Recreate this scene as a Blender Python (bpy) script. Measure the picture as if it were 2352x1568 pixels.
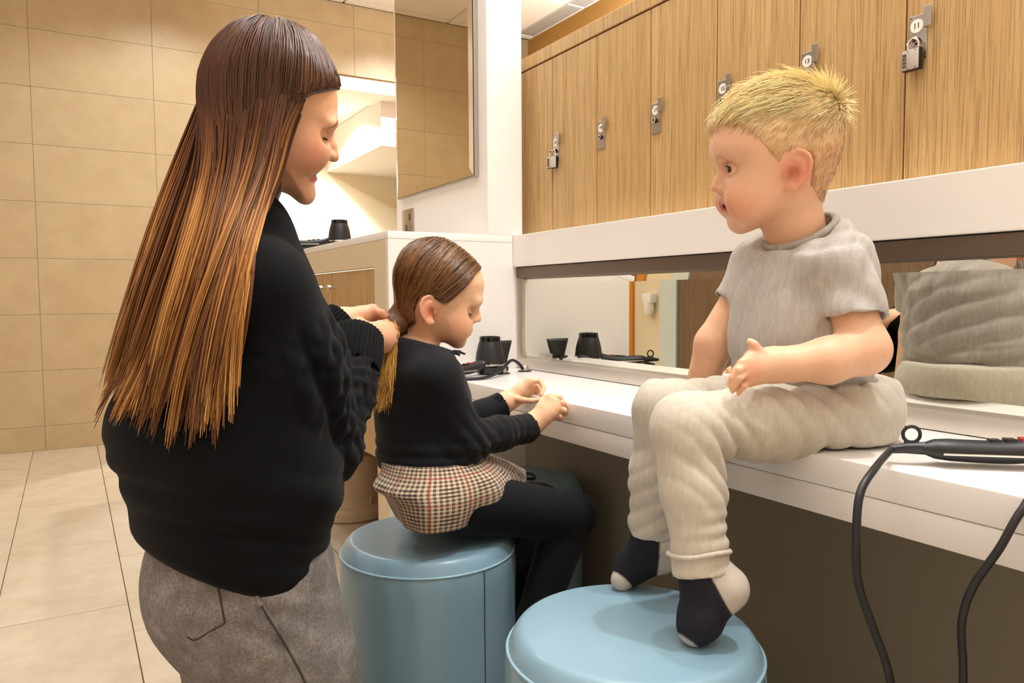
import bpy, bmesh, math, random
import numpy as np
from mathutils import Vector, Matrix
for _o in list(bpy.data.objects): bpy.data.objects.remove(_o)
SC = bpy.context.scene
COL = SC.collection
# ------------------------------------------------------------------ camera
K = 0.9                                   # eye height in metres (room plan below is in eye heights)
F_PX, YAW, PITCH, ROLL = 1729.1, 0.53129, 0.059115, -0.0064512
_fw = np.array([math.sin(YAW)*math.cos(PITCH), math.cos(YAW)*math.cos(PITCH), -math.sin(PITCH)])
_r = np.array([math.cos(YAW), -math.sin(YAW), 0.0]); _u = np.cross(_r, _fw)
CR = math.cos(ROLL)*_r + math.sin(ROLL)*_u        # image right
CU = -math.sin(ROLL)*_r + math.cos(ROLL)*_u       # image up
CF = _fw                                          # view direction
CP = np.array([0.0, 0.0, K])
cd = bpy.data.cameras.new('camera'); cam = bpy.data.objects.new('camera', cd); COL.objects.link(cam)
cd.sensor_fit = 'HORIZONTAL'; cd.sensor_width = 36.0; cd.lens = 36.0*F_PX/2352.0
cd.clip_start = 0.02; cd.clip_end = 60
cam.matrix_world = Matrix(((CR[0], CU[0], -CF[0], CP[0]), (CR[1], CU[1], -CF[1], CP[1]),
                           (CR[2], CU[2], -CF[2], CP[2]), (0, 0, 0, 1)))
SC.camera = cam
# ------------------------------------------------------------------ world and exposure
w = bpy.data.worlds.new('world'); SC.world = w; w.use_nodes = True
w.node_tree.nodes['Background'].inputs[0].default_value = (1.0, 0.85, 0.68, 1)
w.node_tree.nodes['Background'].inputs[1].default_value = 0.03
vs = SC.view_settings
vs.view_transform = 'Standard'; vs.look = 'None'; vs.gamma = 1.0; vs.use_curve_mapping = False
vs.exposure = -0.04
# ------------------------------------------------------------------ assumed recessed ceiling lamps: (x, y, watts, cone degrees)
ZCEIL = 3.3*K
LAMPS = [(1.10, 0.36, 95, 110, ZCEIL), (0.93, 1.15, 54, 110, ZCEIL), (0.30, 0.95, 18, 130, ZCEIL), (-0.25, 2.3, 17, 135, ZCEIL),
         (0.25, 3.55, 36, 135, ZCEIL), (0.62, 4.5, 46, 140, ZCEIL), (-0.35, 4.3, 8, 135, ZCEIL), (2.3, 4.4, 150, 150, ZCEIL),
         (2.5, 1.6, 50, 150, ZCEIL), (0.1, -0.75, 26, 130, ZCEIL), (1.55*K, 6.9*K, 190, 150, 2.655*K), (1.95*K, 6.6*K, 190, 150, 2.655*K)]
LAMP_COL = (0.93, 0.975, 1.0)
for _x, _y, _wt, _c, _z in LAMPS:
    ld = bpy.data.lights.new('assumed_downlight_beam', 'SPOT'); ld.energy = _wt; ld.color = LAMP_COL
    ld.shadow_soft_size = 0.035; ld.spot_size = math.radians(_c); ld.spot_blend = 0.55
    lo = bpy.data.objects.new('assumed_downlight_beam', ld); COL.objects.link(lo); lo.location = (_x, _y, _z-0.035)
# added unseen fill strip lying on the lockers, shining up at the ceiling
ld = bpy.data.lights.new('added_strip_glow', 'AREA'); ld.shape = 'RECTANGLE'; ld.size = 1.7; ld.size_y = 0.04; ld.energy = 120; ld.color = LAMP_COL
lo = bpy.data.objects.new('added_strip_glow', ld); COL.objects.link(lo); lo.location = (1.505, 1.0, 1.842*K+0.03); lo.rotation_euler = (math.pi, 0, math.pi/2)
# assumed uplight on the outer wall behind the lockers, brightening wall and ceiling
ld = bpy.data.lights.new('assumed_uplight_glow', 'AREA'); ld.shape = 'RECTANGLE'; ld.size = 0.28; ld.size_y = 0.09; ld.energy = 45; ld.color = LAMP_COL
lo = bpy.data.objects.new('assumed_uplight_glow', ld); COL.objects.link(lo); lo.location = (3.64*K-0.06, 3.4, 2.375); lo.rotation_euler = (math.pi, 0, math.pi/2)
# ------------------------------------------------------------------ helpers
def P(px, py, dep):
    """world point at photo pixel (px,py) of the 2352x1568 frame, dep metres along the view axis"""
    return CP + dep*((px-1176.0)/F_PX*CR - (py-784.0)/F_PX*CU + CF)
def on_plane(px, py, ax, val):
    d = (px-1176.0)/F_PX*CR - (py-784.0)/F_PX*CU + CF
    return CP + d*((val-CP[ax])/d[ax])
def srgb(r, g, b):
    f = lambda c: (c/255.0/12.92 if c <= 10 else ((c/255.0+0.055)/1.055)**2.4)
    return (f(r), f(g), f(b), 1.0)
MATS = {}
class NT:
    def __init__(s, name):
        s.m = bpy.data.materials.new(name); s.m.use_nodes = True; s.t = s.m.node_tree
        s.b = s.t.nodes['Principled BSDF']; MATS[name] = s.m
    def n(s, typ, **kw):
        nd = s.t.nodes.new(typ)
        for k, v in kw.items():
            if k.startswith('i_'): nd.inputs[k[2:].replace('_', ' ')].default_value = v
            elif k.startswith('x'): nd.inputs[int(k[1:])].default_value = v
            else: setattr(nd, k, v)
        return nd
    def l(s, a, b): s.t.links.new(a, b)
    def set(s, **kw):
        for k, v in kw.items(): s.b.inputs[k.replace('_', ' ')].default_value = v
    def ramp(s, fac, stops, interp='LINEAR'):
        r = s.n('ShaderNodeValToRGB'); e = r.color_ramp.elements; r.color_ramp.interpolation = interp
        while len(e) < len(stops): e.new(0.5)
        for q, (p, c) in zip(e, stops): q.position = p; q.color = c
        s.l(fac, r.inputs[0]); return r.outputs[0]
    def coord(s, kind='Object', scale=(1, 1, 1), loc=(0, 0, 0), rand=0.0):
        tc = s.n('ShaderNodeTexCoord'); mp = s.n('ShaderNodeMapping')
        mp.inputs['Scale'].default_value = scale; mp.inputs['Location'].default_value = loc
        src = tc.outputs[kind]
        if rand:
            oi = s.n('ShaderNodeObjectInfo'); v = s.n('ShaderNodeVectorMath', operation='MULTIPLY_ADD')
            s.l(oi.outputs['Random'], v.inputs[0]); v.inputs[1].default_value = (rand, rand*1.7, rand*0.6)
            s.l(src, v.inputs[2]); src = v.outputs[0]
        s.l(src, mp.inputs[0]); return mp.outputs[0]
    def noise(s, vec, scale, detail=3, rough=0.55):
        n = s.n('ShaderNodeTexNoise'); n.inputs['Scale'].default_value = scale
        n.inputs['Detail'].default_value = detail; n.inputs['Roughness'].default_value = rough
        s.l(vec, n.inputs['Vector']); return n.outputs['Fac']
    def math(s, op, a, b=0.0, c=0.0):
        n = s.n('ShaderNodeMath', operation=op)
        for i, v in enumerate((a, b, c)):
            if isinstance(v, (int, float)): n.inputs[i].default_value = v
            else: s.l(v, n.inputs[i])
        return n.outputs[0]
    def mix(s, fac, a, b, mode='MIX'):
        n = s.n('ShaderNodeMix', data_type='RGBA', blend_type=mode)
        for i, v in ((0, fac), (6, a), (7, b)):
            if isinstance(v, (int, float)): n.inputs[i].default_value = v
            elif isinstance(v, tuple): n.inputs[i].default_value = v
            else: s.l(v, n.inputs[i])
        return n.outputs[2]
    def color(s, c):
        if isinstance(c, tuple): s.b.inputs['Base Color'].default_value = c
        else: s.l(c, s.b.inputs['Base Color'])
    def bump(s, h, strength=0.3, dist=0.002):
        n = s.n('ShaderNodeBump'); n.inputs['Strength'].default_value = strength; n.inputs['Distance'].default_value = dist
        s.l(h, n.inputs['Height']); s.l(n.outputs[0], s.b.inputs['Normal'])
def plain(name, col, rough=0.5, metal=0.0, spec=0.5, var=0.0, scale=60, bump=0.0, coat=0.0):
    t = NT(name); t.set(Roughness=rough, Metallic=metal); t.b.inputs['Specular IOR Level'].default_value = spec
    if coat: t.b.inputs['Coat Weight'].default_value = coat; t.b.inputs['Coat Roughness'].default_value = 0.15
    if var or bump:
        v = t.coord('Object'); n = t.noise(v, scale)
        lo = tuple(c*(1-var) for c in col[:3])+(1,); hi = tuple(min(1, c*(1+var)) for c in col[:3])+(1,)
        t.color(t.ramp(n, [(0.3, lo), (0.7, hi)]))
        if bump: t.bump(n, bump, 0.001)
    else: t.color(col)
    return t.m

def props(o, label=None, cat=None, group=None, kind=None):
    for k, v in (('label', label), ('category', cat), ('group', group), ('kind', kind)):
        if v: o[k] = v
    return o
def thing(name, label, cat, loc, group=None, rz=0.0):
    o = bpy.data.objects.new(name, None); COL.objects.link(o); o.location = [float(c) for c in loc]
    o.rotation_euler = (0, 0, rz); o.empty_display_size = 0.05
    return props(o, label, cat, group)
def wloc(o):
    v = Vector((0, 0, 0))
    while o is not None: v = v+Vector(o.location); o = o.parent
    return v
def mesh_obj(name, V, Fc, mat, parent=None, smooth=False, origin=None, local=False):
    """V in world coordinates; stored relative to the parent's base (local=True: V already relative)"""
    V = np.asarray(V, float).reshape(-1, 3)
    me = bpy.data.meshes.new(name)
    org = np.zeros(3)
    if not local:
        if parent is not None: org = np.array(wloc(parent))
        elif origin is not None: org = np.array(origin, float)
        elif len(V): org = np.array([(V[:, 0].min()+V[:, 0].max())/2, (V[:, 1].min()+V[:, 1].max())/2, V[:, 2].min()])
    if isinstance(Fc, np.ndarray) and len(Fc):
        VV = V-org; k = Fc.shape[1]
        me.vertices.add(len(VV)); me.vertices.foreach_set('co', VV.astype(np.float32).ravel())
        me.loops.add(Fc.size); me.loops.foreach_set('vertex_index', Fc.astype(np.int32).ravel())
        me.polygons.add(len(Fc)); me.polygons.foreach_set('loop_start', np.arange(0, Fc.size, k, dtype=np.int32))
        me.update(calc_edges=True); me.validate()
    else:
        me.from_pydata([tuple(map(float, v)) for v in (V-org)], [], [tuple(int(i) for i in f) for f in Fc]); me.update()
    if smooth: me.polygons.foreach_set('use_smooth', [True]*len(me.polygons))
    o = bpy.data.objects.new(name, me); COL.objects.link(o)
    if mat is not None: me.materials.append(mat if not isinstance(mat, str) else MATS[mat])
    if parent is not None: o.parent = parent
    elif not local: o.location = [float(c) for c in org]
    return o
class MB:
    """collects shapes and builds ONE mesh"""
    def __init__(s): s.V = []; s.F = []
    def add(s, V, F):
        o = len(s.V); s.V += [tuple(v) for v in V]; s.F += [tuple(i+o for i in f) for f in F]; return s
    def box(s, x0, x1, y0, y1, z0, z1, bv=0.0):
        if bv <= 0:
            V = [(x, y, z) for x in (x0, x1) for y in (y0, y1) for z in (z0, z1)]
            return s.add(V, [(0, 1, 3, 2), (4, 6, 7, 5), (0, 4, 5, 1), (2, 3, 7, 6), (0, 2, 6, 4), (1, 5, 7, 3)])
        bm = bmesh.new(); bmesh.ops.create_cube(bm, size=1)
        for v in bm.verts:
            v.co = Vector(((x0+x1)/2+v.co.x*(x1-x0), (y0+y1)/2+v.co.y*(y1-y0), (z0+z1)/2+v.co.z*(z1-z0)))
        bmesh.ops.bevel(bm, geom=bm.edges[:], offset=bv, segments=2, profile=0.6, affect='EDGES')
        bm.verts.index_update(); s.add([v.co[:] for v in bm.verts], [[v.index for v in f.verts] for f in bm.faces]); bm.free(); return s
    def lathe(s, prof, c=(0, 0, 0), seg=32, ax=None, cap=True):
        """prof: (radius, height) list along ax"""
        ax = np.array(ax if ax is not None else (0, 0, 1), float); ax = ax/np.linalg.norm(ax)
        h = np.array((1, 0, 0) if abs(ax[0]) < 0.8 else (0, 1, 0), float); e1 = np.cross(ax, h); e1 /= np.linalg.norm(e1); e2 = np.cross(ax, e1)
        c = np.array(c, float); V = []; F = []
        for r, z in prof:
            for k in range(seg):
                a = 2*math.pi*k/seg; V.append(c+ax*z+r*(math.cos(a)*e1+math.sin(a)*e2))
        for i in range(len(prof)-1):
            for k in range(seg):
                k2 = (k+1) % seg; F.append((i*seg+k, i*seg+k2, (i+1)*seg+k2, (i+1)*seg+k))
        if cap:
            F.append(tuple(range(seg))[::-1]); F.append(tuple((len(prof)-1)*seg+k for k in range(seg)))
        return s.add(V, F)
    def tube(s, pts, r, seg=8, cap=True):
        pts = np.array(pts, float); n = len(pts); rr = np.full(n, r) if np.isscalar(r) else np.array(r, float)
        T = np.gradient(pts, axis=0); T /= np.linalg.norm(T, axis=1)[:, None]+1e-12
        h = np.array((0, 0, 1.0)) if abs(T[0][2]) < 0.9 else np.array((1.0, 0, 0))
        e = np.cross(T[0], h); e /= np.linalg.norm(e); V = []; F = []
        for i in range(n):
            e = e-T[i]*np.dot(e, T[i]); e /= np.linalg.norm(e)+1e-12; f = np.cross(T[i], e)
            for k in range(seg):
                a = 2*math.pi*k/seg; V.append(pts[i]+rr[i]*(math.cos(a)*e+math.sin(a)*f))
        for i in range(n-1):
            for k in range(seg):
                k2 = (k+1) % seg; F.append((i*seg+k, i*seg+k2, (i+1)*seg+k2, (i+1)*seg+k))
        if cap: F.append(tuple(range(seg))[::-1]); F.append(tuple((n-1)*seg+k for k in range(seg)))
        return s.add(V, F)
    def build(s, name, mat, parent=None, smooth=False, **kw):
        o = mesh_obj(name, s.V, s.F, mat, parent, smooth=False, **kw)
        if smooth:
            try: o.data.shade_smooth()
            except Exception: pass
            if smooth is not True:
                o.data.polygons.foreach_set('use_smooth', [True]*len(o.data.polygons))
                md = o.modifiers.new('edges', 'EDGE_SPLIT'); md.split_angle = math.radians(smooth)
            else: o.data.polygons.foreach_set('use_smooth', [True]*len(o.data.polygons))
        return o
def struct(o): o['kind'] = 'structure'; return o
def spline(pts, n=40):
    """Catmull-Rom through the points"""
    p = np.array(pts, float); p = np.vstack([2*p[0]-p[1], p, 2*p[-1]-p[-2]]); out = []
    m = len(p)-3; per = max(2, n//m)
    for i in range(m):
        a, b, c, d = p[i:i+4]
        for t in np.linspace(0, 1, per, endpoint=(i == m-1)):
            out.append(0.5*((2*b)+(-a+c)*t+(2*a-5*b+4*c-d)*t*t+(-a+3*b-3*c+d)*t**3))
    return np.array(out)
def text_mesh(s, size, thick=0.0004):
    cu = bpy.data.curves.new('t', 'FONT'); cu.body = s; cu.size = size; cu.align_x = 'CENTER'; cu.align_y = 'CENTER'
    cu.extrude = thick; cu.resolution_u = 2
    o = bpy.data.objects.new('t', cu); COL.objects.link(o); dg = bpy.context.evaluated_depsgraph_get()
    me = bpy.data.meshes.new_from_object(o.evaluated_get(dg)); V = [v.co[:] for v in me.vertices]; Fc = [tuple(p.vertices) for p in me.polygons]
    bpy.data.objects.remove(o); bpy.data.curves.remove(cu); bpy.data.meshes.remove(me); return V, Fc
def dup(root, loc=None, rz=None):
    r = root.copy(); COL.objects.link(r)
    if loc is not None: r.location = loc
    if rz is not None: r.rotation_euler = (0, 0, rz)
    for ch in root.children:
        c = ch.copy(); COL.objects.link(c); c.parent = r
        for g in ch.children:
            d = g.copy(); COL.objects.link(d); d.parent = c
    return r
# ------------------------------------------------------------------ surface materials
def mk_room_mats():
    t = NT('wall_tile'); v = t.coord('Object', rand=3.0); n = t.noise(v, 7, 4); n2 = t.noise(t.coord('Object', (60, 60, 6)), 4, 2)
    t.color(t.mix(0.25, t.ramp(n, [(0.3, srgb(184, 160, 122)), (0.7, srgb(196, 174, 136))]), t.ramp(n2, [(0.3, srgb(174, 150, 110)), (0.7, srgb(200, 178, 142))])))
    t.set(Roughness=0.42); t.bump(n2, 0.08, 0.001)
    plain('wall_grout', srgb(164, 138, 100), 0.9)
    t = NT('floor_tile'); v = t.coord('Object', rand=5.0); n = t.noise(v, 9, 5, 0.65); n2 = t.noise(v, 45, 4)
    c = t.ramp(n, [(0.25, srgb(182, 164, 138)), (0.55, srgb(198, 182, 158)), (0.8, srgb(204, 190, 168))])
    t.color(t.mix(t.math('MULTIPLY', n2, 0.30), c, srgb(174, 146, 110))); t.set(Roughness=0.48); t.bump(n2, 0.12, 0.0006)
    plain('floor_grout', srgb(118, 92, 56), 0.95)
    plain('ceiling_tile_white', srgb(244, 238, 230), 0.9, var=0.03, scale=300)
    plain('ceiling_grid', srgb(216, 204, 186), 0.6)
    plain('white_laminate', srgb(236, 228, 220), 0.32, var=0.006, scale=3)
    plain('worktop_white', srgb(242, 236, 230), 0.28)
    plain('beige_laminate', srgb(222, 202, 168), 0.45)
    plain('white_paint', srgb(232, 222, 214), 0.6)
    plain('dark_kick', srgb(138, 129, 112), 0.75, var=0.06, scale=250)
    plain('ochre_wall', srgb(176, 130, 62), 0.7)
    plain('cream_gloss', srgb(228, 212, 180), 0.12, coat=0.4)
    plain('blue_panel', srgb(36, 98, 126), 0.4)
    plain('amber', srgb(206, 132, 36), 0.5)
    plain('greenish_white', srgb(206, 212, 204), 0.35)
    for nm, a, b, c in (('oak', srgb(184, 146, 92), srgb(200, 164, 110), srgb(124, 84, 46)), ('oak_deep', srgb(160, 108, 58), srgb(178, 128, 74), srgb(104, 62, 28)),
                        ('brown_wood', srgb(112, 86, 60), srgb(134, 106, 78), srgb(84, 62, 42))):
        t = NT(nm); v = t.coord('Object', (1, 1, 0.014), rand=4.0)
        n = t.noise(v, 420, 3, 0.6); n2 = t.noise(v, 70, 2); n3 = t.noise(t.coord('Object', (1, 1, 0.03), rand=2.0), 1100, 2)
        base = t.ramp(n2, [(0.3, a), (0.7, b)])
        k = t.ramp(n, [(0.36, (1, 1, 1, 1)), (0.5, (0, 0, 0, 1))]); k2 = t.ramp(n3, [(0.30, (1, 1, 1, 1)), (0.42, (0, 0, 0, 1))])
        col = t.mix(t.math('MULTIPLY', k, 0.62), base, c); col = t.mix(t.math('MULTIPLY', k2, 0.4), col, c)
        t.color(col); t.set(Roughness=0.42); t.bump(n, 0.15, 0.0005)
    t = NT('mirror_glass'); t.color(srgb(224, 222, 212)); t.set(Metallic=1.0, Roughness=0.015)
    t = NT('mirror_dim'); t.color(srgb(232, 222, 202)); t.set(Metallic=1.0, Roughness=0.02)
    plain('steel', srgb(190, 184, 176), 0.32, 1.0)
    plain('steel_rail', srgb(214, 204, 194), 0.38, 0.75)
    plain('dark_metal', srgb(112, 96, 84), 0.45, 0.7)
    plain('chrome', srgb(226, 220, 210), 0.08, 1.0)
    plain('black_gap', srgb(28, 20, 14), 0.9)
    plain('sticker', srgb(240, 232, 220), 0.6)
    plain('ink', srgb(60, 52, 46), 0.8)
    plain('lamp_trim', srgb(236, 230, 222), 0.4)
    t = NT('lamp_glow'); t.b.inputs['Emission Color'].default_value = (1.0, 0.86, 0.68, 1); t.b.inputs['Emission Strength'].default_value = 18
    t.color((0.9, 0.85, 0.75, 1))
mk_room_mats()
XF, XB, XP, XL = 1.005*K, 1.357*K, 1.343*K, 1.42*K        # bench front, mirror rail, upper panel, lockers
ZB, ZBB, ZU0, ZU1 = 0.75*K, 0.656*K, 1.104*K, 1.213*K     # bench top / underside, upper panel bottom / top
YE = 2.275*K                                              # end panel plane
XC = 0.882*K                                              # front of the vanity unit
YF, YR = 5.86*K, -1.5*K                                   # far wall, rear wall
XW0, XW1 = -0.9*K, 3.64*K                                 # partition wall opposite the bench, outer wall
# ------------------------------------------------------------------ floor
fl = struct(MB().box(XW0-0.6, XW1+0.1, YR-0.1, 8.0*K, -0.06, -0.004).build('floor', 'floor_grout'))
TW, TL = 0.371*K, 0.772*K; gap = 0.0028
tile_me = {}
random.seed(4)
def slab(w_, l_, h_, bv=0.0012):
    key = (round(w_, 3), round(l_, 3), round(h_, 4))
    if key not in tile_me:
        m = MB().box(-w_/2, w_/2, -l_/2, l_/2, -h_, 0, bv); tile_me[key] = mesh_obj('tile', m.V, m.F, None, local=True).data
        bpy.data.objects.remove(bpy.data.objects[-1]) if False else None
    return tile_me[key]
_proto = []
def tile_at(parent, mat, me, loc, rot=(0, 0, 0), name='tile'):
    o = bpy.data.objects.new(name, me); COL.objects.link(o); o.parent = parent
    o.location = Vector(loc)-wloc(parent); o.rotation_euler = rot
    if not me.materials: me.materials.append(MATS[mat])
    return o
def raw_mesh(mb, nm='tile'):
    me = bpy.data.meshes.new(nm); me.from_pydata(mb.V, [], mb.F); me.update(); return me
floor_me = raw_mesh(MB().box(-TW/2+gap/2, TW/2-gap/2, -TL/2+gap/2, TL/2-gap/2, -0.012, 0, 0.001))
off = {0: 2.733, 1: 2.49, -1: 2.985}
for ci in range(-3, 10):
    x0 = -0.237*K+ci*TW; y_first = off.get(ci, 2.733-0.25*ci)*K
    k0 = int(math.floor((YR-y_first)/TL)); y = y_first+k0*TL
    if x0+TW < XW0-0.1 or x0 > XW1: continue
    while y < 8.0*K:
        if not (ci > 5 and y < 1.5*K): tile_at(fl, 'floor_tile', floor_me, (x0+TW/2, y+TL/2, random.uniform(-0.0004, 0.0002)))
        y += TL
# ------------------------------------------------------------------ far wall of large tiles, with an opening to the wash area
OPX0, OPX1, OPZ = 1.05*K, 3.2*K, 2.735*K
wf = MB(); wf.box(XW0-0.1, OPX0, YF+0.012, YF+0.16, 0, ZCEIL).box(OPX1, XW1+0.1, YF+0.012, YF+0.16, 0, ZCEIL).box(OPX0, OPX1, YF+0.012, YF+0.16, OPZ, ZCEIL)
wall_far = struct(wf.build('wall_far', 'wall_grout'))
WX, WZ = 0.7265*K, 0.37*K
zrows = [0.0]+[0.163*K+i*WZ for i in range(9)]
zrows = [z for z in zrows if z < ZCEIL]+[ZCEIL]
xcols = [(-0.165-0.7265)*K]+[(-0.165+0.7265*i)*K for i in range(0, 6)]
wt_me = {}
for i in range(len(xcols)-1):
    for j in range(len(zrows)-1):
        x0, x1, z0, z1 = xcols[i], xcols[i+1], zrows[j], zrows[j+1]
        if x1 > OPX0 and x0 < OPX1 and z0 < OPZ:
            if z1 > OPZ+0.02: z0 = OPZ
            elif x0 < OPX0-0.05: x1 = OPX0
            else: continue
        key = (round(x1-x0, 3), round(z1-z0, 3))
        if key not in wt_me:
            a, b = x1-x0-0.0014, z1-z0-0.0014
            wt_me[key] = raw_mesh(MB().box(-a/2, a/2, 0, 0.012, -b/2, b/2, 0.0009))
        tile_at(wall_far, 'wall_tile', wt_me[key], ((x0+x1)/2, YF+random.uniform(0, 0.0006), (z0+z1)/2))
# soffit and jamb lining of the opening
tr = MB().box(OPX0, OPX1, YF-0.012, YF+0.35, OPZ-0.09, OPZ-0.001, 0.003); struct(tr.build('trim_1', 'ceiling_tile_white'))
# wash area behind the opening
YB = 7.6*K
struct(MB().box(0.6*K, 4.4*K, YB, YB+0.08, 0, 3.2*K).build('wall_wash_back', 'cream_gloss'))
struct(MB().box(0.55*K, 0.6*K, YF+0.17, YB, 0, 3.2*K).build('wall_wash_side', 'cream_gloss'))
struct(MB().box(0.55*K, 4.4*K, YF+0.17, YB+0.08, 2.66*K, 2.70*K).build('ceiling_wash', 'ceiling_tile_white'))
struct(MB().box(2.3*K, 4.4*K, YF+0.17, YB-0.001, 2.27*K, 2.655*K).build('trim_2', 'white_paint'))
struct(MB().box(2.02*K, 2.10*K, YB-0.05, YB-0.001, 0, 2.6*K).build('trim_3', 'beige_laminate'))
b = MB().box(1.40*K, 1.80*K, YB-0.06, YB-0.002, 0, 2.1*K, 0.004).build('blue_cubicle_door', 'blue_panel')
props(b, 'blue door panel at the back, between the woman and the black dryer on the vanity', 'door')
b = thing('notice', 'white paper notice on the cream wall behind the vanity hair dryer', 'notice', (1.93*K, YB-0.004, 1.35*K))
MB().box(1.86*K, 1.995*K, YB-0.006, YB-0.002, 1.30*K, 1.50*K).build('sheet', 'sticker', b)
# ------------------------------------------------------------------ outer wall, partition opposite the bench, rear wall, ceiling
struct(MB().box(XW1, XW1+0.08, YR-0.1, YF+0.012, 0, ZCEIL).build('wall_outer', 'ochre_wall'))
struct(MB().box(XW0-0.55, XW0-0.5, YR-0.1, YF+0.2, 0, ZCEIL).build('wall_left', 'white_paint'))
struct(MB().box(XW0-0.5, XW1+0.1, YR-0.08, YR, 0, ZCEIL).build('wall_rear', 'white_paint'))
def cub(name, y0, y1, mat, z1=2.35, x=0.0):
    return MB().box(XW0-0.03+x, XW0+x, y0*K, y1*K, 0.0, z1*K, 0.002).build(name, mat)
struct(cub('wall_panel_white', 4.611, 5.85, 'white_paint', 3.29))
o = cub('cubicle_pilaster', 4.508, 4.609, 'brown_wood'); props(o, 'narrow brown wood pilaster beside the amber strip, seen in the bench mirror', 'panel')
o = cub('amber_edge_strip', 4.418, 4.506, 'amber'); props(o, 'amber door edge strip seen in the bench mirror', 'panel')
o = cub('tiled_cubicle_wall', 4.128, 4.416, 'cream_gloss', x=-0.02); props(o, 'cream tiled wall strip inside the cubicle, seen in the bench mirror', 'panel')
o = thing('wall_dispenser', 'white rounded dispenser on the cream strip seen in the bench mirror', 'dispenser', (XW0-0.02, 4.20*K, 0.82*K))
MB().box(XW0-0.02, XW0+0.04, 4.16*K, 4.26*K, 0.95*K, 1.02*K, 0.01).build('cover', 'white_laminate', o, 40)
MB().lathe([(0.0, 0), (0.025, 0.006), (0.033, 0.03), (0.034, 0.09)], (XW0+0.015, 4.21*K, 0.86*K), 20).build('bottle', 'sticker', o, 40)
o = cub('glass_cubicle_panel', 3.945, 4.113, 'greenish_white'); props(o, 'pale greenish white glass panel seen in the bench mirror', 'panel')
o = cub('brown_cubicle_door', 3.1, 3.912, 'brown_wood'); props(o, 'wide brown wood cubicle door seen in the bench mirror', 'door')
struct(cub('wall_panel_brown', 2.2, 3.09, 'brown_wood', 3.29))
struct(cub('wall_panel_pale', -1.5, 2.19, 'white_paint', 3.29))  # unseen stretch, made white to bounce fill light back at the bench
ce = struct(MB().box(XW0-0.6, XW1+0.1, YR-0.1, YF+0.02, ZCEIL+0.012, ZCEIL+0.05).build('ceiling', 'ceiling_grid'))
CTW = 0.77*K
cme = raw_mesh(MB().box(-CTW/2+0.009, CTW/2-0.009, -CTW/2+0.009, CTW/2-0.009, -0.010, 0.012, 0.002))
for i in range(-7, 1):
    for j in range(-9, 2):
        cx, cy = 3.47*K+(i+0.5)*CTW, 5.005*K+(j+0.5)*CTW
        if cx+CTW/2 < XW0-0.4 or cy+CTW/2 < YR or cy-CTW/2 > YF: continue
        if cy+CTW/2 > YF: 
            continue
        tile_at(ce, 'ceiling_tile_white', cme, (cx, cy, ZCEIL+0.008), name='ceiling_tile')
for i in range(-7, 1):
    cx = 3.47*K+(i+0.5)*CTW; y0 = 5.775*K
    if i == -7: me_e = raw_mesh(MB().box(-CTW/2+0.009, CTW/2-0.009, 0.009, YF-y0-0.01, -0.010, 0.012, 0.002))
    tile_at(ce, 'ceiling_tile_white', me_e, (cx, y0, ZCEIL+0.008), name='ceiling_tile')
m = MB().box(3.47*K+0.009, XW1-0.012, -0.4*CTW, 0.4*CTW, -0.01, 0.012, 0.002)
me_s = raw_mesh(MB().box(0.009, XW1-3.47*K-0.012, -CTW/2+0.009, CTW/2-0.009, -0.010, 0.012, 0.002))
for j in range(-9, 1):
    tile_at(ce, 'ceiling_tile_white', me_s, (3.47*K, 5.005*K+(j+0.5)*CTW, ZCEIL+0.008), name='ceiling_tile')
for i, (x, y, _, _, zc_) in enumerate(LAMPS):  # assumed fixtures, placed by how the light falls
    d = thing('downlight', ['assumed round ceiling downlight above the bench by the boy', 'assumed round ceiling downlight above the girl', 'assumed round ceiling downlight above the woman',
        'assumed round ceiling downlight over the aisle behind the woman', 'assumed round ceiling downlight over the vanity aisle', 'assumed round ceiling downlight close to the far tiled wall',
        'assumed round ceiling downlight by the white panel in the far corner', 'assumed round ceiling downlight behind the tall mirror column', 'assumed round ceiling downlight behind the lockers',
        'assumed round ceiling downlight behind the camera', 'assumed small round downlight in the wash area near the blue door', 'assumed small round downlight in the wash area behind the tall mirror'][i], 'lamp', (x, y, zc_-0.012))
    MB().lathe([(0.038, 0.0), (0.052, -0.004), (0.055, 0.002), (0.055, 0.006)], (x, y, zc_-0.008), 28, cap=False).build('ring', 'lamp_trim', d, 40)
    MB().lathe([(0.0005, 0), (0.037, 0)], (x, y, zc_-0.006), 24, cap=False).build('lens', 'lamp_glow', d)
# ------------------------------------------------------------------ bench along the mirror
YN = -0.9*K                                              # near end of the bench, behind the frame
be = thing('bench', 'long white counter bench under the low mirror', 'bench', ((XF+XB)/2, 0.6, 0.0))
MB().box(XF, XB+0.03, YN, YE-0.001, ZB-0.004-0.043*K, ZB, 0.0025).build('worktop', 'worktop_white', be, 35)
MB().box(XF+0.0012, XF+0.03, YN, YE-0.001, ZBB, ZB-0.0045-0.043*K, 0.002).build('apron', 'white_laminate', be, 35)
MB().box(XF+0.03, XB+0.03, YN, YE-0.001, ZBB+0.004, ZBB+0.02).build('underside', 'white_laminate', be)
struct(MB().box(XB+0.03, XB+0.06, YN, YE-0.001, 0.0, ZBB+0.003).build('wall_bench_back', 'dark_kick'))
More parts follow.
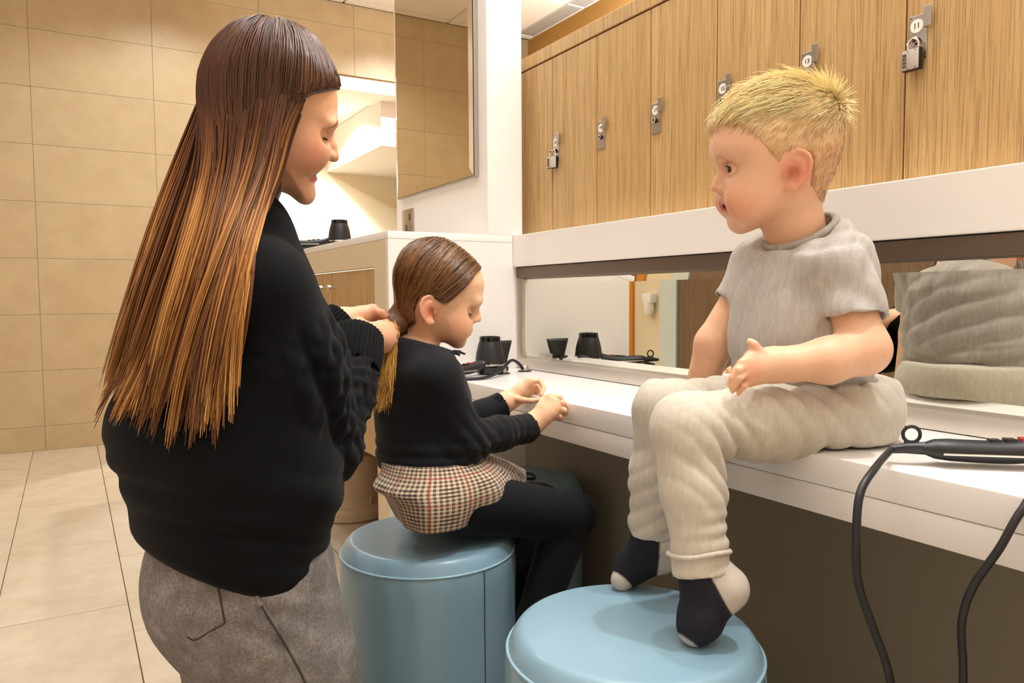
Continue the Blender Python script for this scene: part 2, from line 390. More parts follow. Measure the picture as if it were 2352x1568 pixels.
# backing wall behind the mirror and the upper panel
struct(MB().box(XB+0.031, XB+0.06, YN, YE, ZB, ZU0).build('wall_mirror_back', 'white_laminate'))
struct(MB().box(XP, XL+0.30, YN, YE+0.45, ZU0, ZU1, 0.002).build('wall_upper_panel', 'white_laminate'))
lm = thing('low_mirror', 'long low mirror set between the bench and the white panel', 'mirror', (XB+0.02, 0.6, ZB))
XG = 1.372*K
g = MB(); bw = 0.022
zt0, zt1 = 0.787*K, 1.066*K
ymn, ymx = YN, YE-0.004
V = [(XG+0.003, ymn, zt0), (XG+0.003, ymx, zt0), (XG+0.003, ymx, zt1), (XG+0.003, ymn, zt1)]
g.add([(XG, ymn+bw, zt0+bw), (XG, ymx-bw, zt0+bw), (XG, ymx-bw, zt1-bw), (XG, ymn+bw, zt1-bw)]+V,
      [(0, 3, 2, 1), (4, 0, 1, 5), (5, 1, 2, 6), (6, 2, 3, 7), (7, 3, 0, 4)])
g.build('glass', 'mirror_glass', lm)
MB().box(XB-0.001, XG+0.02, YN, YE-0.002, ZB+0.0015, zt0, 0.002).build('bottom_rail', 'steel_rail', lm, 35)
MB().box(XB-0.002, XG+0.02, YN, YE-0.002, zt1, ZU0-0.002, 0.002).build('top_rail', 'dark_metal', lm, 35)  # same metal as the silver rail, coloured dark for its down-facing shade
MB().box(XB, XG+0.02, YE-0.006, YE-0.002, zt0, zt1).build('side_rail', 'steel_rail', lm)
# ------------------------------------------------------------------ vanity unit with end panel
va = thing('vanity_unit', 'white vanity counter with two wood doors, behind the girl', 'cabinet', ((XC+XP)/2, 2.9*K, 0.0))
YV = 4.4*K
MB().box(XC-0.0005, XP-0.001, YE, YV, ZU1-0.022, ZU1, 0.002).build('worktop', 'worktop_white', va, 35)
MB().box(XC, XP-0.001, YE+0.0005, YE+0.02, ZU0, ZU1-0.0225).box(XC, XB+0.06, YE+0.0005, YE+0.02, 0.0, ZU0).build('end_panel', 'white_laminate', va, 35)
fr = MB().box(XC, XC+0.02, YE+0.0205, 2.404*K, 0, ZU1-0.0225).box(XC, XC+0.02, 2.404*K, YV, 1.102*K, ZU1-0.0225).box(XC, XC+0.02, 3.372*K, YV, 0.4*K, 1.102*K)
fr.build('front_frame', 'beige_laminate', va)
MB().box(XC+0.03, XP-0.001, 2.404*K, YV, 0.44*K, 0.452*K).build('cabinet_floor', 'oak_deep', va)
MB().box(XC+0.025, XC+0.03, 2.404*K, 3.372*K, 0.46*K, 1.10*K).build('gap_shade_sheet', 'black_gap', va)  # near-black sheet standing in for the shade in the door gaps
for y0, y1, ky in ((2.408, 2.884, 2.845), (2.890, 3.368, 2.955)):
    d = MB().box(XC+0.004, XC+0.022, y0*K, y1*K, 0.457*K, 1.097*K, 0.001).build('door', 'oak', va)
    MB().lathe([(0.0045, 0.0), (0.0045, 0.012), (0.0095, 0.013), (0.0095, 0.026), (0.008, 0.029)], (XC+0.004, ky*K, 1.04*K), 18, (-1, 0, 0)).build('knob', 'chrome', d, 40)
struct(MB().box(XP-0.002, XP+0.02, YE+0.02, YV, 0.0, ZU0).build('wall_vanity_back', 'oak_deep'))
# column on the vanity, tall mirror on it
XM = 1.246*K
struct(MB().box(XM, 1.384*K, YE+0.002, 3.104*K, ZU1, ZCEIL, 0.003).build('wall_column', 'white_laminate'))
tm = thing('tall_mirror', 'tall framed mirror on the white column above the vanity', 'mirror', (XM-0.012, 2.7*K, 1.42*K))
ty0, ty1, tz0, tz1 = 2.338*K, 3.05*K, 1.418*K, 2.75*K; bw = 0.028
MB().box(XM-0.016, XM, ty0, ty1, tz0, tz1).build('frame', 'steel', tm)
g = MB(); xg = XM-0.0175
g.add([(xg-0.003, ty0+bw, tz0+bw), (xg-0.003, ty1-bw*0.6, tz0+bw), (xg-0.003, ty1-bw*0.6, tz1-bw), (xg-0.003, ty0+bw, tz1-bw),
       (xg, ty0+0.004, tz0+0.004), (xg, ty1-0.004, tz0+0.004), (xg, ty1-0.004, tz1-0.004), (xg, ty0+0.004, tz1-0.004)],
      [(0, 3, 2, 1), (4, 0, 1, 5), (5, 1, 2, 6), (6, 2, 3, 7), (7, 3, 0, 4)])
g.build('glass', 'mirror_dim', tm)
so = thing('power_socket', 'brushed metal wall socket below the tall mirror', 'socket', (XM-0.003, 2.97*K, 1.24*K))
MB().box(XM-0.006, XM-0.0003, 2.915*K, 3.03*K, 1.235*K, 1.37*K, 0.0015).build('plate', 'steel', so, 35)
for yy, zz, a, c in ((2.945, 1.335, 0.012, 0.026), (2.985, 1.29, 0.010, 0.03), (2.955, 1.262, 0.008, 0.012)):
    MB().box(XM-0.0085, XM-0.0055, yy*K-a/2, yy*K+a/2, zz*K-c/2, zz*K+c/2, 0.001).build('rocker', 'dark_metal', so)
# ------------------------------------------------------------------ lockers above the panel
LW = 0.2483*K; LZ0, LZ1 = ZU1+0.001, 1.795*K
def lockplate(door, y, num):
    """steel hasp plate at the +y side of a door; y = left edge of the door"""
    py0, py1, pz0, pz1 = y-0.043*K, y-0.008*K, 1.449*K, 1.532*K; xx = XL-0.0005
    p = MB().box(xx-0.0022, xx, py0, py1, pz0, pz1, 0.0006)
    p.box(xx-0.0095, xx-0.001, py0-0.0002, py0+0.0012, 1.503*K, 1.541*K, 0.0004)
    p.box(xx-0.0110, xx-0.0090, py0-0.012, py0+0.0012, 1.503*K, 1.541*K, 0.0006)
    pl = p.build('lock_plate', 'steel', door)
    cy, cz = (py0+py1)/2+0.002, 1.512*K
    MB().lathe([(0.0115, 0), (0.0115, 0.0006)], (xx-0.0022, cy, cz), 24, (-1, 0, 0)).build('number_disc', 'sticker', pl)
    V, Fc = text_mesh(num, 0.0125)
    if V: mesh_obj('number', [(xx-0.0031-v[2], cy-v[0], cz+v[1]) for v in V], Fc, 'ink', pl)
    MB().lathe([(0.0058, 0), (0.0058, 0.003), (0.0035, 0.004), (0.0035, 0.008)], (xx-0.002, cy-0.001, 1.484*K), 16, (-1, 0, 0)).build('hasp_boss', 'black_gap', pl)
    a = [(xx-0.009+0.0*t, cy-0.001+0.0048*math.cos(t), 1.484*K+0.0048*math.sin(t)) for t in np.linspace(0, 2*math.pi, 15)]
    MB().tube(a, 0.0013, 6).build('hasp_ring', 'chrome', pl, True)
    for sy, sz in ((py1-0.003, pz1-0.003), (py0+0.003, pz0+0.003), (py1-0.003, pz0+0.003)):
        MB().lathe([(0.0014, 0), (0.001, 0.0008)], (xx-0.0022, sy, sz), 8, (-1, 0, 0)).build('screw', 'dark_metal', pl)
    return cy
nums = ['9', '11', '13', '15', '17', '19', '21']
lab = ['wood locker door cut by the right photo edge beyond locker eleven', 'wood locker numbered eleven with a padlock, rightmost behind the boy', 'wood locker numbered thirteen whose lock plate shows above the boy hair',
       'wood locker left of the boy head, lock plate half hidden by his hair', 'wood locker with bare lock plate above the white panel, third door from the column',
       'wood locker with bare lock plate, second full door from the white column', 'wood locker with a padlock beside the white column']
LKY = {}
for k in range(7):
    y1 = 0.8985*K+(k-1)*LW; y0 = y1-LW
    L = thing('locker', lab[k], 'locker', (XL+0.1, (y0+y1)/2, LZ0), 'wall lockers in a row')
    MB().box(XL+0.0175, XL+0.26, y0+0.0002, y1-0.0002, LZ0, LZ1+0.002).build('body', 'oak_deep', L)
    mat = 'oak_deep' if k < 2 else 'oak'
    d = MB().box(XL, XL+0.017, y0+0.0016, y1-0.0016, LZ0+0.001, LZ1-0.002, 0.0008).build('door', 'oak', L)
    LKY[nums[k]] = lockplate(d, y1, nums[k])
L = thing('locker', 'far wood locker mostly hidden by the white column', 'locker', (XL+0.1, 0.8985*K+5.5*LW, LZ0), 'wall lockers in a row')
y1 = 0.8985*K+6*LW+LW*0.4; y0 = 0.8985*K+5*LW+LW*0+LW
MB().box(XL+0.0175, XL+0.26, 0.8985*K+5*LW+0.0004, 0.8985*K+6*LW, LZ0, LZ1+0.002).build('body', 'oak_deep', L)
d = MB().box(XL, XL+0.017, 0.8985*K+5*LW+0.0016, 0.8985*K+6*LW-0.0016, LZ0+0.001, LZ1-0.002, 0.0008).build('door', 'oak', L)
struct(MB().box(XL-0.002, XL+0.27, 0.8985*K-2*LW, 0.8985*K+6*LW, LZ1+0.0025, 1.842*K, 0.002).build('trim_4', 'oak'))

# added unseen fill light on the lockers, washing the ceiling and the outer wall
ls = thing('added_light_strip', 'long added fill light strip, unseen, lying on top of the lockers', 'lamp', (XL+0.22, 0.9*K, 1.842*K))
MB().box(XL+0.20, XL+0.25, 0.8985*K-2*LW+0.02, 0.8985*K+6*LW-0.02, 1.842*K, 1.842*K+0.02, 0.002).build('housing', 'lamp_trim', ls)

wu = thing('assumed_wall_uplight', 'assumed wall-mounted uplight, unseen, on the outer wall behind the lockers', 'lamp', (XW1-0.06, 3.4, 2.30))  # assumed fixture, unseen, added to brighten the wall and ceiling
MB().box(XW1-0.12, XW1-0.001, 3.25, 3.55, 2.30, 2.36, 0.004).build('housing', 'lamp_trim', wu)
# ------------------------------------------------------------------ prop materials
t = NT('blue_leather'); v = t.coord('Object'); n = t.noise(v, 420, 2); n2 = t.noise(v, 5, 3)
t.color(t.ramp(n2, [(0.3, srgb(128, 160, 176)), (0.7, srgb(138, 168, 184))])); t.set(Roughness=0.30); t.bump(n, 0.10, 0.0005)
plain('leather_piping', srgb(150, 182, 194), 0.4)
plain('stitch', srgb(44, 66, 84), 0.8)
plain('black_plastic', srgb(30, 29, 29), 0.42, var=0.15, scale=200)
plain('black_gloss', srgb(14, 13, 13), 0.12)
plain('black_cord', srgb(22, 20, 24), 0.45)
plain('red_switch', srgb(176, 44, 30), 0.4)
plain('bin_beige', srgb(206, 184, 150), 0.6, var=0.04, scale=20)
plain('lock_grey', srgb(196, 186, 174), 0.35, 0.35)
# ------------------------------------------------------------------ stools
ZS = 0.476*K; RS = 0.192*K
def make_stool(name, label, x, y, dent=None, zs=ZS, rs=RS, rz=0.0, group='blue leather stools'):
    st = thing(name, label, 'stool', (x, y, 0.0), group)
    seg = 96
    def ring(r, z): return [(x+r*math.cos(2*math.pi*k/seg), y+r*math.sin(2*math.pi*k/seg), z) for k in range(seg)]
    # body (slightly bulging, gathered under the top seam)
    prof = [(rs*0.955, 0.012), (rs*0.985, 0.03), (rs*1.0, 0.10), (rs*1.005, zs*0.45), (rs*1.0, zs*0.7), (rs*1.005, zs*0.86), (rs*0.998, zs-0.034), (rs*0.985, zs-0.027)]
    pr = spline([(a, b, 0) for a, b in prof], 42)
    V = []; Fc = []
    for i, (r, z, _) in enumerate(pr):
        for k in range(seg):
            a = 2*math.pi*k/seg; w = 0.0012*math.exp(-((z-zs*0.8)/0.06)**2)*math.sin(a*17+2*math.sin(a*3))
            V.append((x+(r+w)*math.cos(a), y+(r+w)*math.sin(a), z))
    n = len(pr)
    for i in range(n-1):
        for k in range(seg): Fc.append((i*seg+k, i*seg+(k+1) % seg, (i+1)*seg+(k+1) % seg, (i+1)*seg+k))
    mesh_obj('side', V, Fc, 'blue_leather', st, True)
    # cushion top
    V = []; Fc = []; rad = np.concatenate([np.linspace(0.02, 0.80, 26), np.linspace(0.83, 1.0, 14)])
    for q in rad:
        for k in range(seg):
            a = 2*math.pi*k/seg; r = rs*q
            z = zs+0.008*(1-q*q)-0.030*max(0, (q-0.86)/0.14)**2.6
            px_, py_ = x+r*0.992*math.cos(a), y+r*0.992*math.sin(a)
            if dent:
                for (dx, dy, dr, dz) in dent: z -= dz*math.exp(-(((px_-dx)**2+(py_-dy)**2)/dr**2))
            V.append((px_, py_, z))
    m = len(rad)
    for i in range(m-1):
        for k in range(seg): Fc.append((i*seg+k, i*seg+(k+1) % seg, (i+1)*seg+(k+1) % seg, (i+1)*seg+k))
    Fc.append(tuple(range(seg))[::-1])
    mesh_obj('cushion', V, Fc, 'blue_leather', st, True)
    MB().tube([(x+rs*0.991*math.cos(a), y+rs*0.991*math.sin(a), zs-0.026) for a in np.linspace(0, 2*math.pi, 97)], 0.0024, 6).build('piping', 'leather_piping', st, True)
    # vertical seam with stitches, and a button
    for a0 in (rz, rz+math.pi):
        MB().tube([(x+(r+0.0002)*math.cos(a0), y+(r+0.0002)*math.sin(a0), z) for r, z, _ in pr], 0.0011, 5).build('seam', 'stitch', st, True)
    ab = rz-math.radians(74)
    MB().lathe([(0.013, -0.004), (0.0145, 0.001), (0.012, 0.005), (0.004, 0.0065)], (x+rs*1.002*math.cos(ab), y+rs*1.002*math.sin(ab), 0.13), 24, (math.cos(ab), math.sin(ab), 0)).build('button', 'blue_leather', st, 40)
    MB().lathe([(rs*0.93, 0.0), (rs*0.94, 0.013)], (x, y, 0), 48).build('base', 'black_plastic', st)
    return st
SA = (0.668*K, 1.510*K); SB = (0.733*K+0.0205-0.012, 0.850*K+0.0345+0.007); SD = (1.20*K, 2.03*K)
make_stool('blue_stool', 'round blue leather stool the girl is sitting on', SA[0], SA[1], dent=[(SA[0]+0.03, SA[1], 0.10, 0.016)], rz=math.radians(-78))
make_stool('blue_stool', 'blue leather stool under the boy feet', SB[0], SB[1], zs=ZS+0.006, rs=RS*1.035, rz=math.radians(120))
make_stool('blue_stool', 'blue leather stool in the dark under the bench behind the girl', SD[0]-0.012, SD[1]-0.09, zs=0.45*K, rs=0.165*K, rz=1.0)
# ------------------------------------------------------------------ hair dryers standing on their rear end, nozzle up
def make_dryer(label, loc, rz, cord=None, handle_len=0.145, s=1.0, tilt=0.0):
    d = thing('hair_dryer', label, 'hair dryer', loc, 'black hair dryers')
    lx, ly, lz = loc; c, sn = math.cos(rz), math.sin(rz)
    T = lambda p: (lx+s*(p[0]*c-p[1]*sn), ly+s*(p[0]*sn+p[1]*c), lz+s*p[2])
    TV = lambda m: [T(v) for v in m.V]
    def put(m, name, mat, par=d, sm=40):
        o = mesh_obj(name, TV(m), m.F, mat, par); 
        if sm: o.data.polygons.foreach_set('use_smooth', [True]*len(o.data.polygons)); md = o.modifiers.new('e', 'EDGE_SPLIT'); md.split_angle = math.radians(sm)
        return o
    put(MB().lathe([(0.030, 0.0), (0.040, 0.004), (0.0435, 0.016), (0.0435, 0.028)], seg=36), 'rear_cap', 'black_gloss')
    br = MB().lathe([(0.044, 0.0285), (0.0435, 0.045), (0.041, 0.065), (0.036, 0.086), (0.032, 0.098)], seg=36); body = put(br, 'barrel', 'black_plastic')
    put(MB().lathe([(0.0445, 0.0275), (0.0452, 0.030), (0.0445, 0.0325)], seg=36, cap=False), 'trim_ring', 'chrome')
    put(MB().lathe([(0.0305, 0.0985), (0.0315, 0.0985), (0.0312, 0.112), (0.0295, 0.1125), (0.0285, 0.108), (0.0285, 0.100)], seg=36, cap=False), 'nozzle_ring', 'black_gloss')
    put(MB().lathe([(0.0003, 0.103), (0.0286, 0.103)], seg=30, cap=False), 'grille', 'steel')
    # handle: swept along +x from the barrel
    hp = spline([(0.025, 0, 0.036), (0.06, 0, 0.026), (0.11, 0, 0.020), (0.06+handle_len, 0, 0.022)], 22)
    V = []; Fc = []; sg = 16
    for i, p in enumerate(hp):
        u = i/(len(hp)-1); ry = 0.0215*(1-0.15*u) if u > 0.2 else 0.026-0.0045*u/0.2; rzv = 0.0165*(1-0.12*u) if u > 0.15 else 0.024-0.0075*u/0.15
        if u > 0.9: q = math.sqrt(max(0.02, 1-((u-0.9)/0.1)**2*0.8)); ry *= q; rzv *= q
        for k in range(sg):
            a = 2*math.pi*k/sg; V.append((p[0], ry*math.cos(a), max(0.001, p[2]+rzv*math.sin(a))))
    for i in range(len(hp)-1):
        for k in range(sg): Fc.append((i*sg+k, i*sg+(k+1) % sg, (i+1)*sg+(k+1) % sg, (i+1)*sg+k))
    Fc.append(tuple(range(sg))[::-1]); Fc.append(tuple((len(hp)-1)*sg+k for k in range(sg)))
    m = MB(); m.add(V, Fc); h = put(m, 'handle', 'black_plastic')
    put(MB().box(0.075, 0.06+handle_len-0.02, -0.0225, 0.0225, 0.0175, 0.0205, 0.001), 'side_strip', 'chrome', h, 0)
    for k, xx in enumerate((0.082, 0.100, 0.118)):
        put(MB().box(xx-0.007, xx+0.007, -0.007, 0.007, 0.034-0.0012*k, 0.040-0.0015*k, 0.0015), 'switch', 'red_switch' if k == 0 else 'black_gloss', h, 0)
    ex = 0.06+handle_len
    put(MB().tube([(ex-0.004, 0, 0.022), (ex+0.02, 0, 0.0215), (ex+0.038, 0, 0.019)], [0.0085, 0.007, 0.0052], 10), 'strain_relief', 'black_plastic', h, True)
    put(MB().tube([(ex+0.012+0.0105*math.cos(a), 0.0, 0.040+0.0105*math.sin(a)) for a in np.linspace(-math.pi/2, 1.5*math.pi, 25)], 0.0024, 8), 'hang_ring', 'black_plastic', h, True)
    put(MB().box(ex+0.003, ex+0.021, -0.0022, 0.0022, 0.026, 0.032, 0.001), 'ring_foot', 'black_plastic', h, 0)
    if cord is not None:
        e = T((ex+0.036, 0, 0.019)); e0 = T((ex+0.03, 0, 0.0195))
        MB().tube(spline([e0, e]+[tuple(q) for q in cord], 120), 0.0046*s, 8).build('cord', 'black_cord', d, True)
    return d
# near one, cut by the right edge: handle towards the boy, cord hanging off the bench
def B(px, py, ax, val): return on_plane(px, py, ax, val)
hb = B(2092, 1066, 2, ZB)
cpts = [P(2010, 1075, 0.885), P(1975, 1135, 0.85), P(1967, 1240, 0.84), P(1972, 1340, 0.84), P(2005, 1440, 0.84), P(2040, 1540, 0.84), P(2070, 1700, 0.86),
        P(2135, 1830, 0.86), P(2195, 1740, 0.86), P(2212, 1560, 0.85), P(2209, 1430, 0.845), P(2236, 1345, 0.84), P(2295, 1260, 0.83), P(2352, 1165, 0.83), P(2440, 1080, 0.84)]
cpts.append((XF+0.012, 0.25*K, ZB+0.006)); cpts.append((XB-0.05, 0.12*K, ZB+0.005))
dirv = P(2352, 1046, 0.98)-P(2092, 1040, 1.0)
ang = math.atan2(hb[1]-B(2352, 1075, 2, ZB)[1], hb[0]-B(2352, 1075, 2, ZB)[0])
ex_l = 0.06+0.145+0.012
make_dryer('black hair dryer at the right photo edge, its cord hanging off the bench', (hb[0]-ex_l*math.cos(ang), hb[1]-ex_l*math.sin(ang), ZB), ang, cord=cpts)
# far one, at the end panel behind the girl
fp = B(1122, 858, 2, ZB)
make_dryer('black hair dryer on the bench in the corner beside the girl face', (fp[0], fp[1]-0.01, ZB), math.radians(196),
           cord=[(0.95*K, 2.12*K, ZB+0.010), (0.97*K, 2.03*K, ZB+0.006), (1.08*K, 2.0*K, ZB+0.006), (1.17*K, 2.06*K, ZB+0.018), (1.23*K, 2.10*K, ZB+0.040), (1.275*K, 2.13*K, ZB+0.028), (1.302*K, 2.147*K, ZB+0.010)], s=0.98)
# one on the vanity
make_dryer('black hair dryer on top of the white vanity beside the woman chin', (0.924, 2.90, ZU1), math.radians(149),
           cord=[(0.715, 3.03, ZU1+0.012), (0.735, 3.06, ZU1+0.010), (0.785, 3.05, ZU1+0.008), (0.83, 3.01, ZU1+0.005), (0.88, 3.02, ZU1+0.005)], s=1.0)
# loose concentrator nozzle standing in the corner
nz = thing('dryer_nozzle', 'flared black dryer nozzle standing in the corner by the mirror', 'nozzle', (1.262*K, 2.215*K, ZB))
V = []; Fc = []; sg = 28; rows = spline([(0.024, 0.024, 0.0), (0.023, 0.022, 0.018), (0.024, 0.018, 0.035), (0.034, 0.012, 0.065), (0.042, 0.008, 0.092)], 16)
for a_, b_, z_ in rows:
    for k in range(sg):
        t_ = 2*math.pi*k/sg; V.append((1.255*K+a_*math.cos(t_), 2.215*K+b_*math.sin(t_), ZB+z_))
for i in range(len(rows)-1):
    for k in range(sg): Fc.append((i*sg+k, i*sg+(k+1) % sg, (i+1)*sg+(k+1) % sg, (i+1)*sg+k))
Fc.append(tuple(range(sg))[::-1]); Fc.append(tuple((len(rows)-1)*sg+k for k in range(sg)))
mesh_obj('funnel', V, Fc, 'black_plastic', nz, True)
MB().lathe([(0.0255, 0.001), (0.0255, 0.012)], (1.255*K, 2.215*K, ZB), 28).build('collar', 'black_gloss', nz, 40)
for gx, gy, lb in ((1.312, 2.150, 'chrome cable grommet in the bench by the mirror rail'), (1.215, 2.128, 'chrome cable grommet in the bench under the dryer cord')):
    g_ = thing('cable_grommet', lb, 'grommet', (gx*K, gy*K, ZB))
    MB().lathe([(0.021, 0.0), (0.021, 0.0025), (0.014, 0.004)], (gx*K, gy*K, ZB), 28).build('flange', 'black_plastic', g_, 40)
    MB().lathe([(0.012, 0.004), (0.0115, 0.014), (0.008, 0.019), (0.001, 0.0205)], (gx*K, gy*K, ZB), 24).build('dome', 'chrome', g_, 40)
# ------------------------------------------------------------------ padlocks
def padlock(label, y, z, turn=0.0):
    """combination padlock hung on the hasp ring"""
    x = XL-0.0145; p = thing('padlock', label, 'padlock', (x, y, z-0.052), 'combination padlocks')
    hw, hh = 0.0165, 0.0185; zb = z-0.032
    c, s_ = math.cos(turn), math.sin(turn)
    def put(m, nm, mat, par=p, sm=35):
        o = mesh_obj(nm, [(x+(v[0])*c-(v[1])*s_, y+v[0]*s_+v[1]*c, v[2]) for v in m.V], m.F, mat, par)
        if sm: o.data.polygons.foreach_set('use_smooth', [True]*len(o.data.polygons)); md = o.modifiers.new('e', 'EDGE_SPLIT'); md.split_angle = math.radians(sm)
        return o
    b_ = put(MB().box(-0.0068, 0.0066, -hw, hw, zb-hh, zb+hh, 0.0032), 'body', 'black_gloss')
    put(MB().box(-0.0078, -0.006, -hw+0.0016, hw-0.0016, zb-hh+0.0016, zb+hh-0.0016, 0.0008), 'face_plate', 'lock_grey', b_)
    put(MB().tube([(0.001, -0.0095, zb+hh-0.003), (0.001, -0.0095, z-0.006)]+[(0.001, -0.0095*math.cos(t_), z-0.006+0.0095*math.sin(t_)) for t_ in np.linspace(0.15, math.pi-0.15, 11)]+[(0.001, 0.0095, z-0.006), (0.001, 0.0095, zb+hh-0.003)], 0.0022, 8), 'shackle', 'chrome', p, True)
    for i in range(4):
        put(MB().box(-0.0092, -0.0074, 0.0068, 0.0132, zb-0.0122+i*0.0062, zb-0.0080+i*0.0062, 0.0005), 'dial', 'dark_metal', b_, 0)
    for yy in (-0.009, 0.004):
        for zz in (-0.0145, 0.0145): put(MB().lathe([(0.0011, 0), (0.0011, 0.0006)], (-0.0078, yy, zb+zz), 8, (-1, 0, 0)), 'rivet', 'dark_metal', b_, 0)
    return p
padlock('grey combination padlock hanging on locker eleven', LKY['11']-0.001, 1.4815*K)
padlock('small grey padlock hanging on the locker beside the white column', LKY['21']-0.001, 1.4815*K, 0.5)
# ------------------------------------------------------------------ beige bin below the vanity
bn = thing('waste_bin', 'round beige bin standing below the vanity doors', 'bin', (1.10*K, 3.37*K, 0))
q = 0.165*K*1.08
MB().lathe([(q*0.98, 0.0), (q*1.03, 0.006), (q*1.035, 0.035), (q*1.0, 0.040), (q*0.985, 0.055)], (1.10*K, 3.37*K, 0), 56, cap=False).build('base_ring', 'bin_beige', bn, 40)
MB().lathe([(q*0.975, 0.05), (q*0.985, 0.062), (q*0.96, 0.066), (q*0.955, 0.10), (q*0.975, 0.104), (q*0.97, 0.112), (q*0.94, 0.116), (q*0.90, 0.24), (q*0.88, 0.26)], (1.10*K, 3.37*K, 0), 56).build('body', 'bin_beige', bn, 40)
for a0 in (-2.5, -1.2):
    pts = [(1.10*K+q*0.985*math.cos(a0+d_), 3.37*K+q*0.985*math.sin(a0+d_), zz) for d_, zz in ((-0.16, 0.066), (-0.15, 0.085), (-0.12, 0.10), (0.12, 0.10), (0.15, 0.085), (0.16, 0.066))]
    MB().tube(spline(pts, 24), 0.004, 6).build('handle', 'bin_beige', bn, True)
# cable ring lying on the stool under the bench
cb = MB().tube([(SD[0]-0.045+0.033*math.cos(a), SD[1]-0.12+0.026*math.sin(a), 0.45*K+0.013+0.003*math.sin(2*a)) for a in np.linspace(0, 2*math.pi*1.9, 50)], 0.003, 6).build('cable_loop', 'black_cord', None, True)
props(cb, 'loop of black cable lying on the stool under the bench', 'cable')
# ------------------------------------------------------------------ implicit modelling used for the figures
def nrm(v): v = np.asarray(v, float); return v/np.linalg.norm(v)
def smin(a, b, k):
    if k <= 0: return np.minimum(a, b)
    h = np.maximum(k-np.abs(a-b), 0)/k; return np.minimum(a, b)-h*h*k*0.25
def smax(a, b, k): return -smin(-a, -b, k)
def sph(p, c, r): return np.linalg.norm(p-np.asarray(c), axis=1)-r
def ell(p, c, r, ax=None):
    q = p-np.asarray(c)
    if ax is not None: q = q@np.asarray(ax).T
    r = np.asarray(r, float); a = np.linalg.norm(q/r, axis=1); b = np.linalg.norm(q/(r*r), axis=1)+1e-9
    return a*(a-1)/b
def cone(p, a, b, ra, rb):
    a = np.asarray(a, float); ab = np.asarray(b, float)-a; L2 = ab@ab+1e-12; q = p-a
    t = np.clip(q@ab/L2, 0, 1); return np.linalg.norm(q-t[:, None]*ab, axis=1)-(ra+(rb-ra)*t)
def chain(p, pts, rad, k=0.0):
    d = None
    for i in range(len(pts)-1):
        c = cone(p, pts[i], pts[i+1], rad[i], rad[i+1]); d = c if d is None else smin(d, c, k)
    return d
def eseg(p, A, B, side, ra, rb):
    """elliptical tapering segment; side = direction of the first radius, radii (a,b) at A and B"""
    A = np.asarray(A, float); ab = np.asarray(B, float)-A; L = np.linalg.norm(ab); ax = ab/L
    s = np.asarray(side, float); s = s-ax*(s@ax); s /= np.linalg.norm(s); v = np.cross(ax, s)
    q = p-A; t = np.clip(q@ax/L, 0, 1); w = q@ax-t*L
    a = ra[0]+(rb[0]-ra[0])*t; b = ra[1]+(rb[1]-ra[1])*t; c = (a+b)*0.5
    x, y = (q@s), (q@v); k0 = np.sqrt((x/a)**2+(y/b)**2+(w/c)**2); k1 = np.sqrt((x/a**2)**2+(y/b**2)**2+(w/c**2)**2)+1e-9
    return k0*(k0-1)/k1
def eloft(p, pts, rads, sides, k):
    d = None
    for i in range(len(pts)-1):
        c = eseg(p, pts[i], pts[i+1], sides[i] if isinstance(sides, list) else sides, rads[i], rads[i+1]); d = c if d is None else smin(d, c, k)
    return d
def poly2(x, z, poly):
    """signed distance to a closed polygon (negative inside)"""
    pl = np.asarray(poly, float); n = len(pl); d = np.full(len(x), 1e9); s = np.ones(len(x))
    for i in range(n):
        a = pl[i]; b = pl[i-1]; ex, ez = b-a; wx, wz = x-a[0], z-a[1]
        t = np.clip((wx*ex+wz*ez)/(ex*ex+ez*ez+1e-12), 0, 1); d = np.minimum(d, (wx-ex*t)**2+(wz-ez*t)**2)
        c1 = z >= a[1]; c2 = z < b[1]; c3 = ex*wz > ez*wx
        f = (c1 & c2 & c3) | (~c1 & ~c2 & ~c3); s = np.where(f, -s, s)
    return s*np.sqrt(d)
def waves(p, freq, seed, n=5):
    rs = np.random.RandomState(seed); o = np.zeros(len(p))
    for i in range(n):
        k = rs.normal(size=3); k *= freq*(0.7+0.6*rs.rand())/np.linalg.norm(k); o += np.sin(p@k+rs.rand()*6.28)
    return o/n
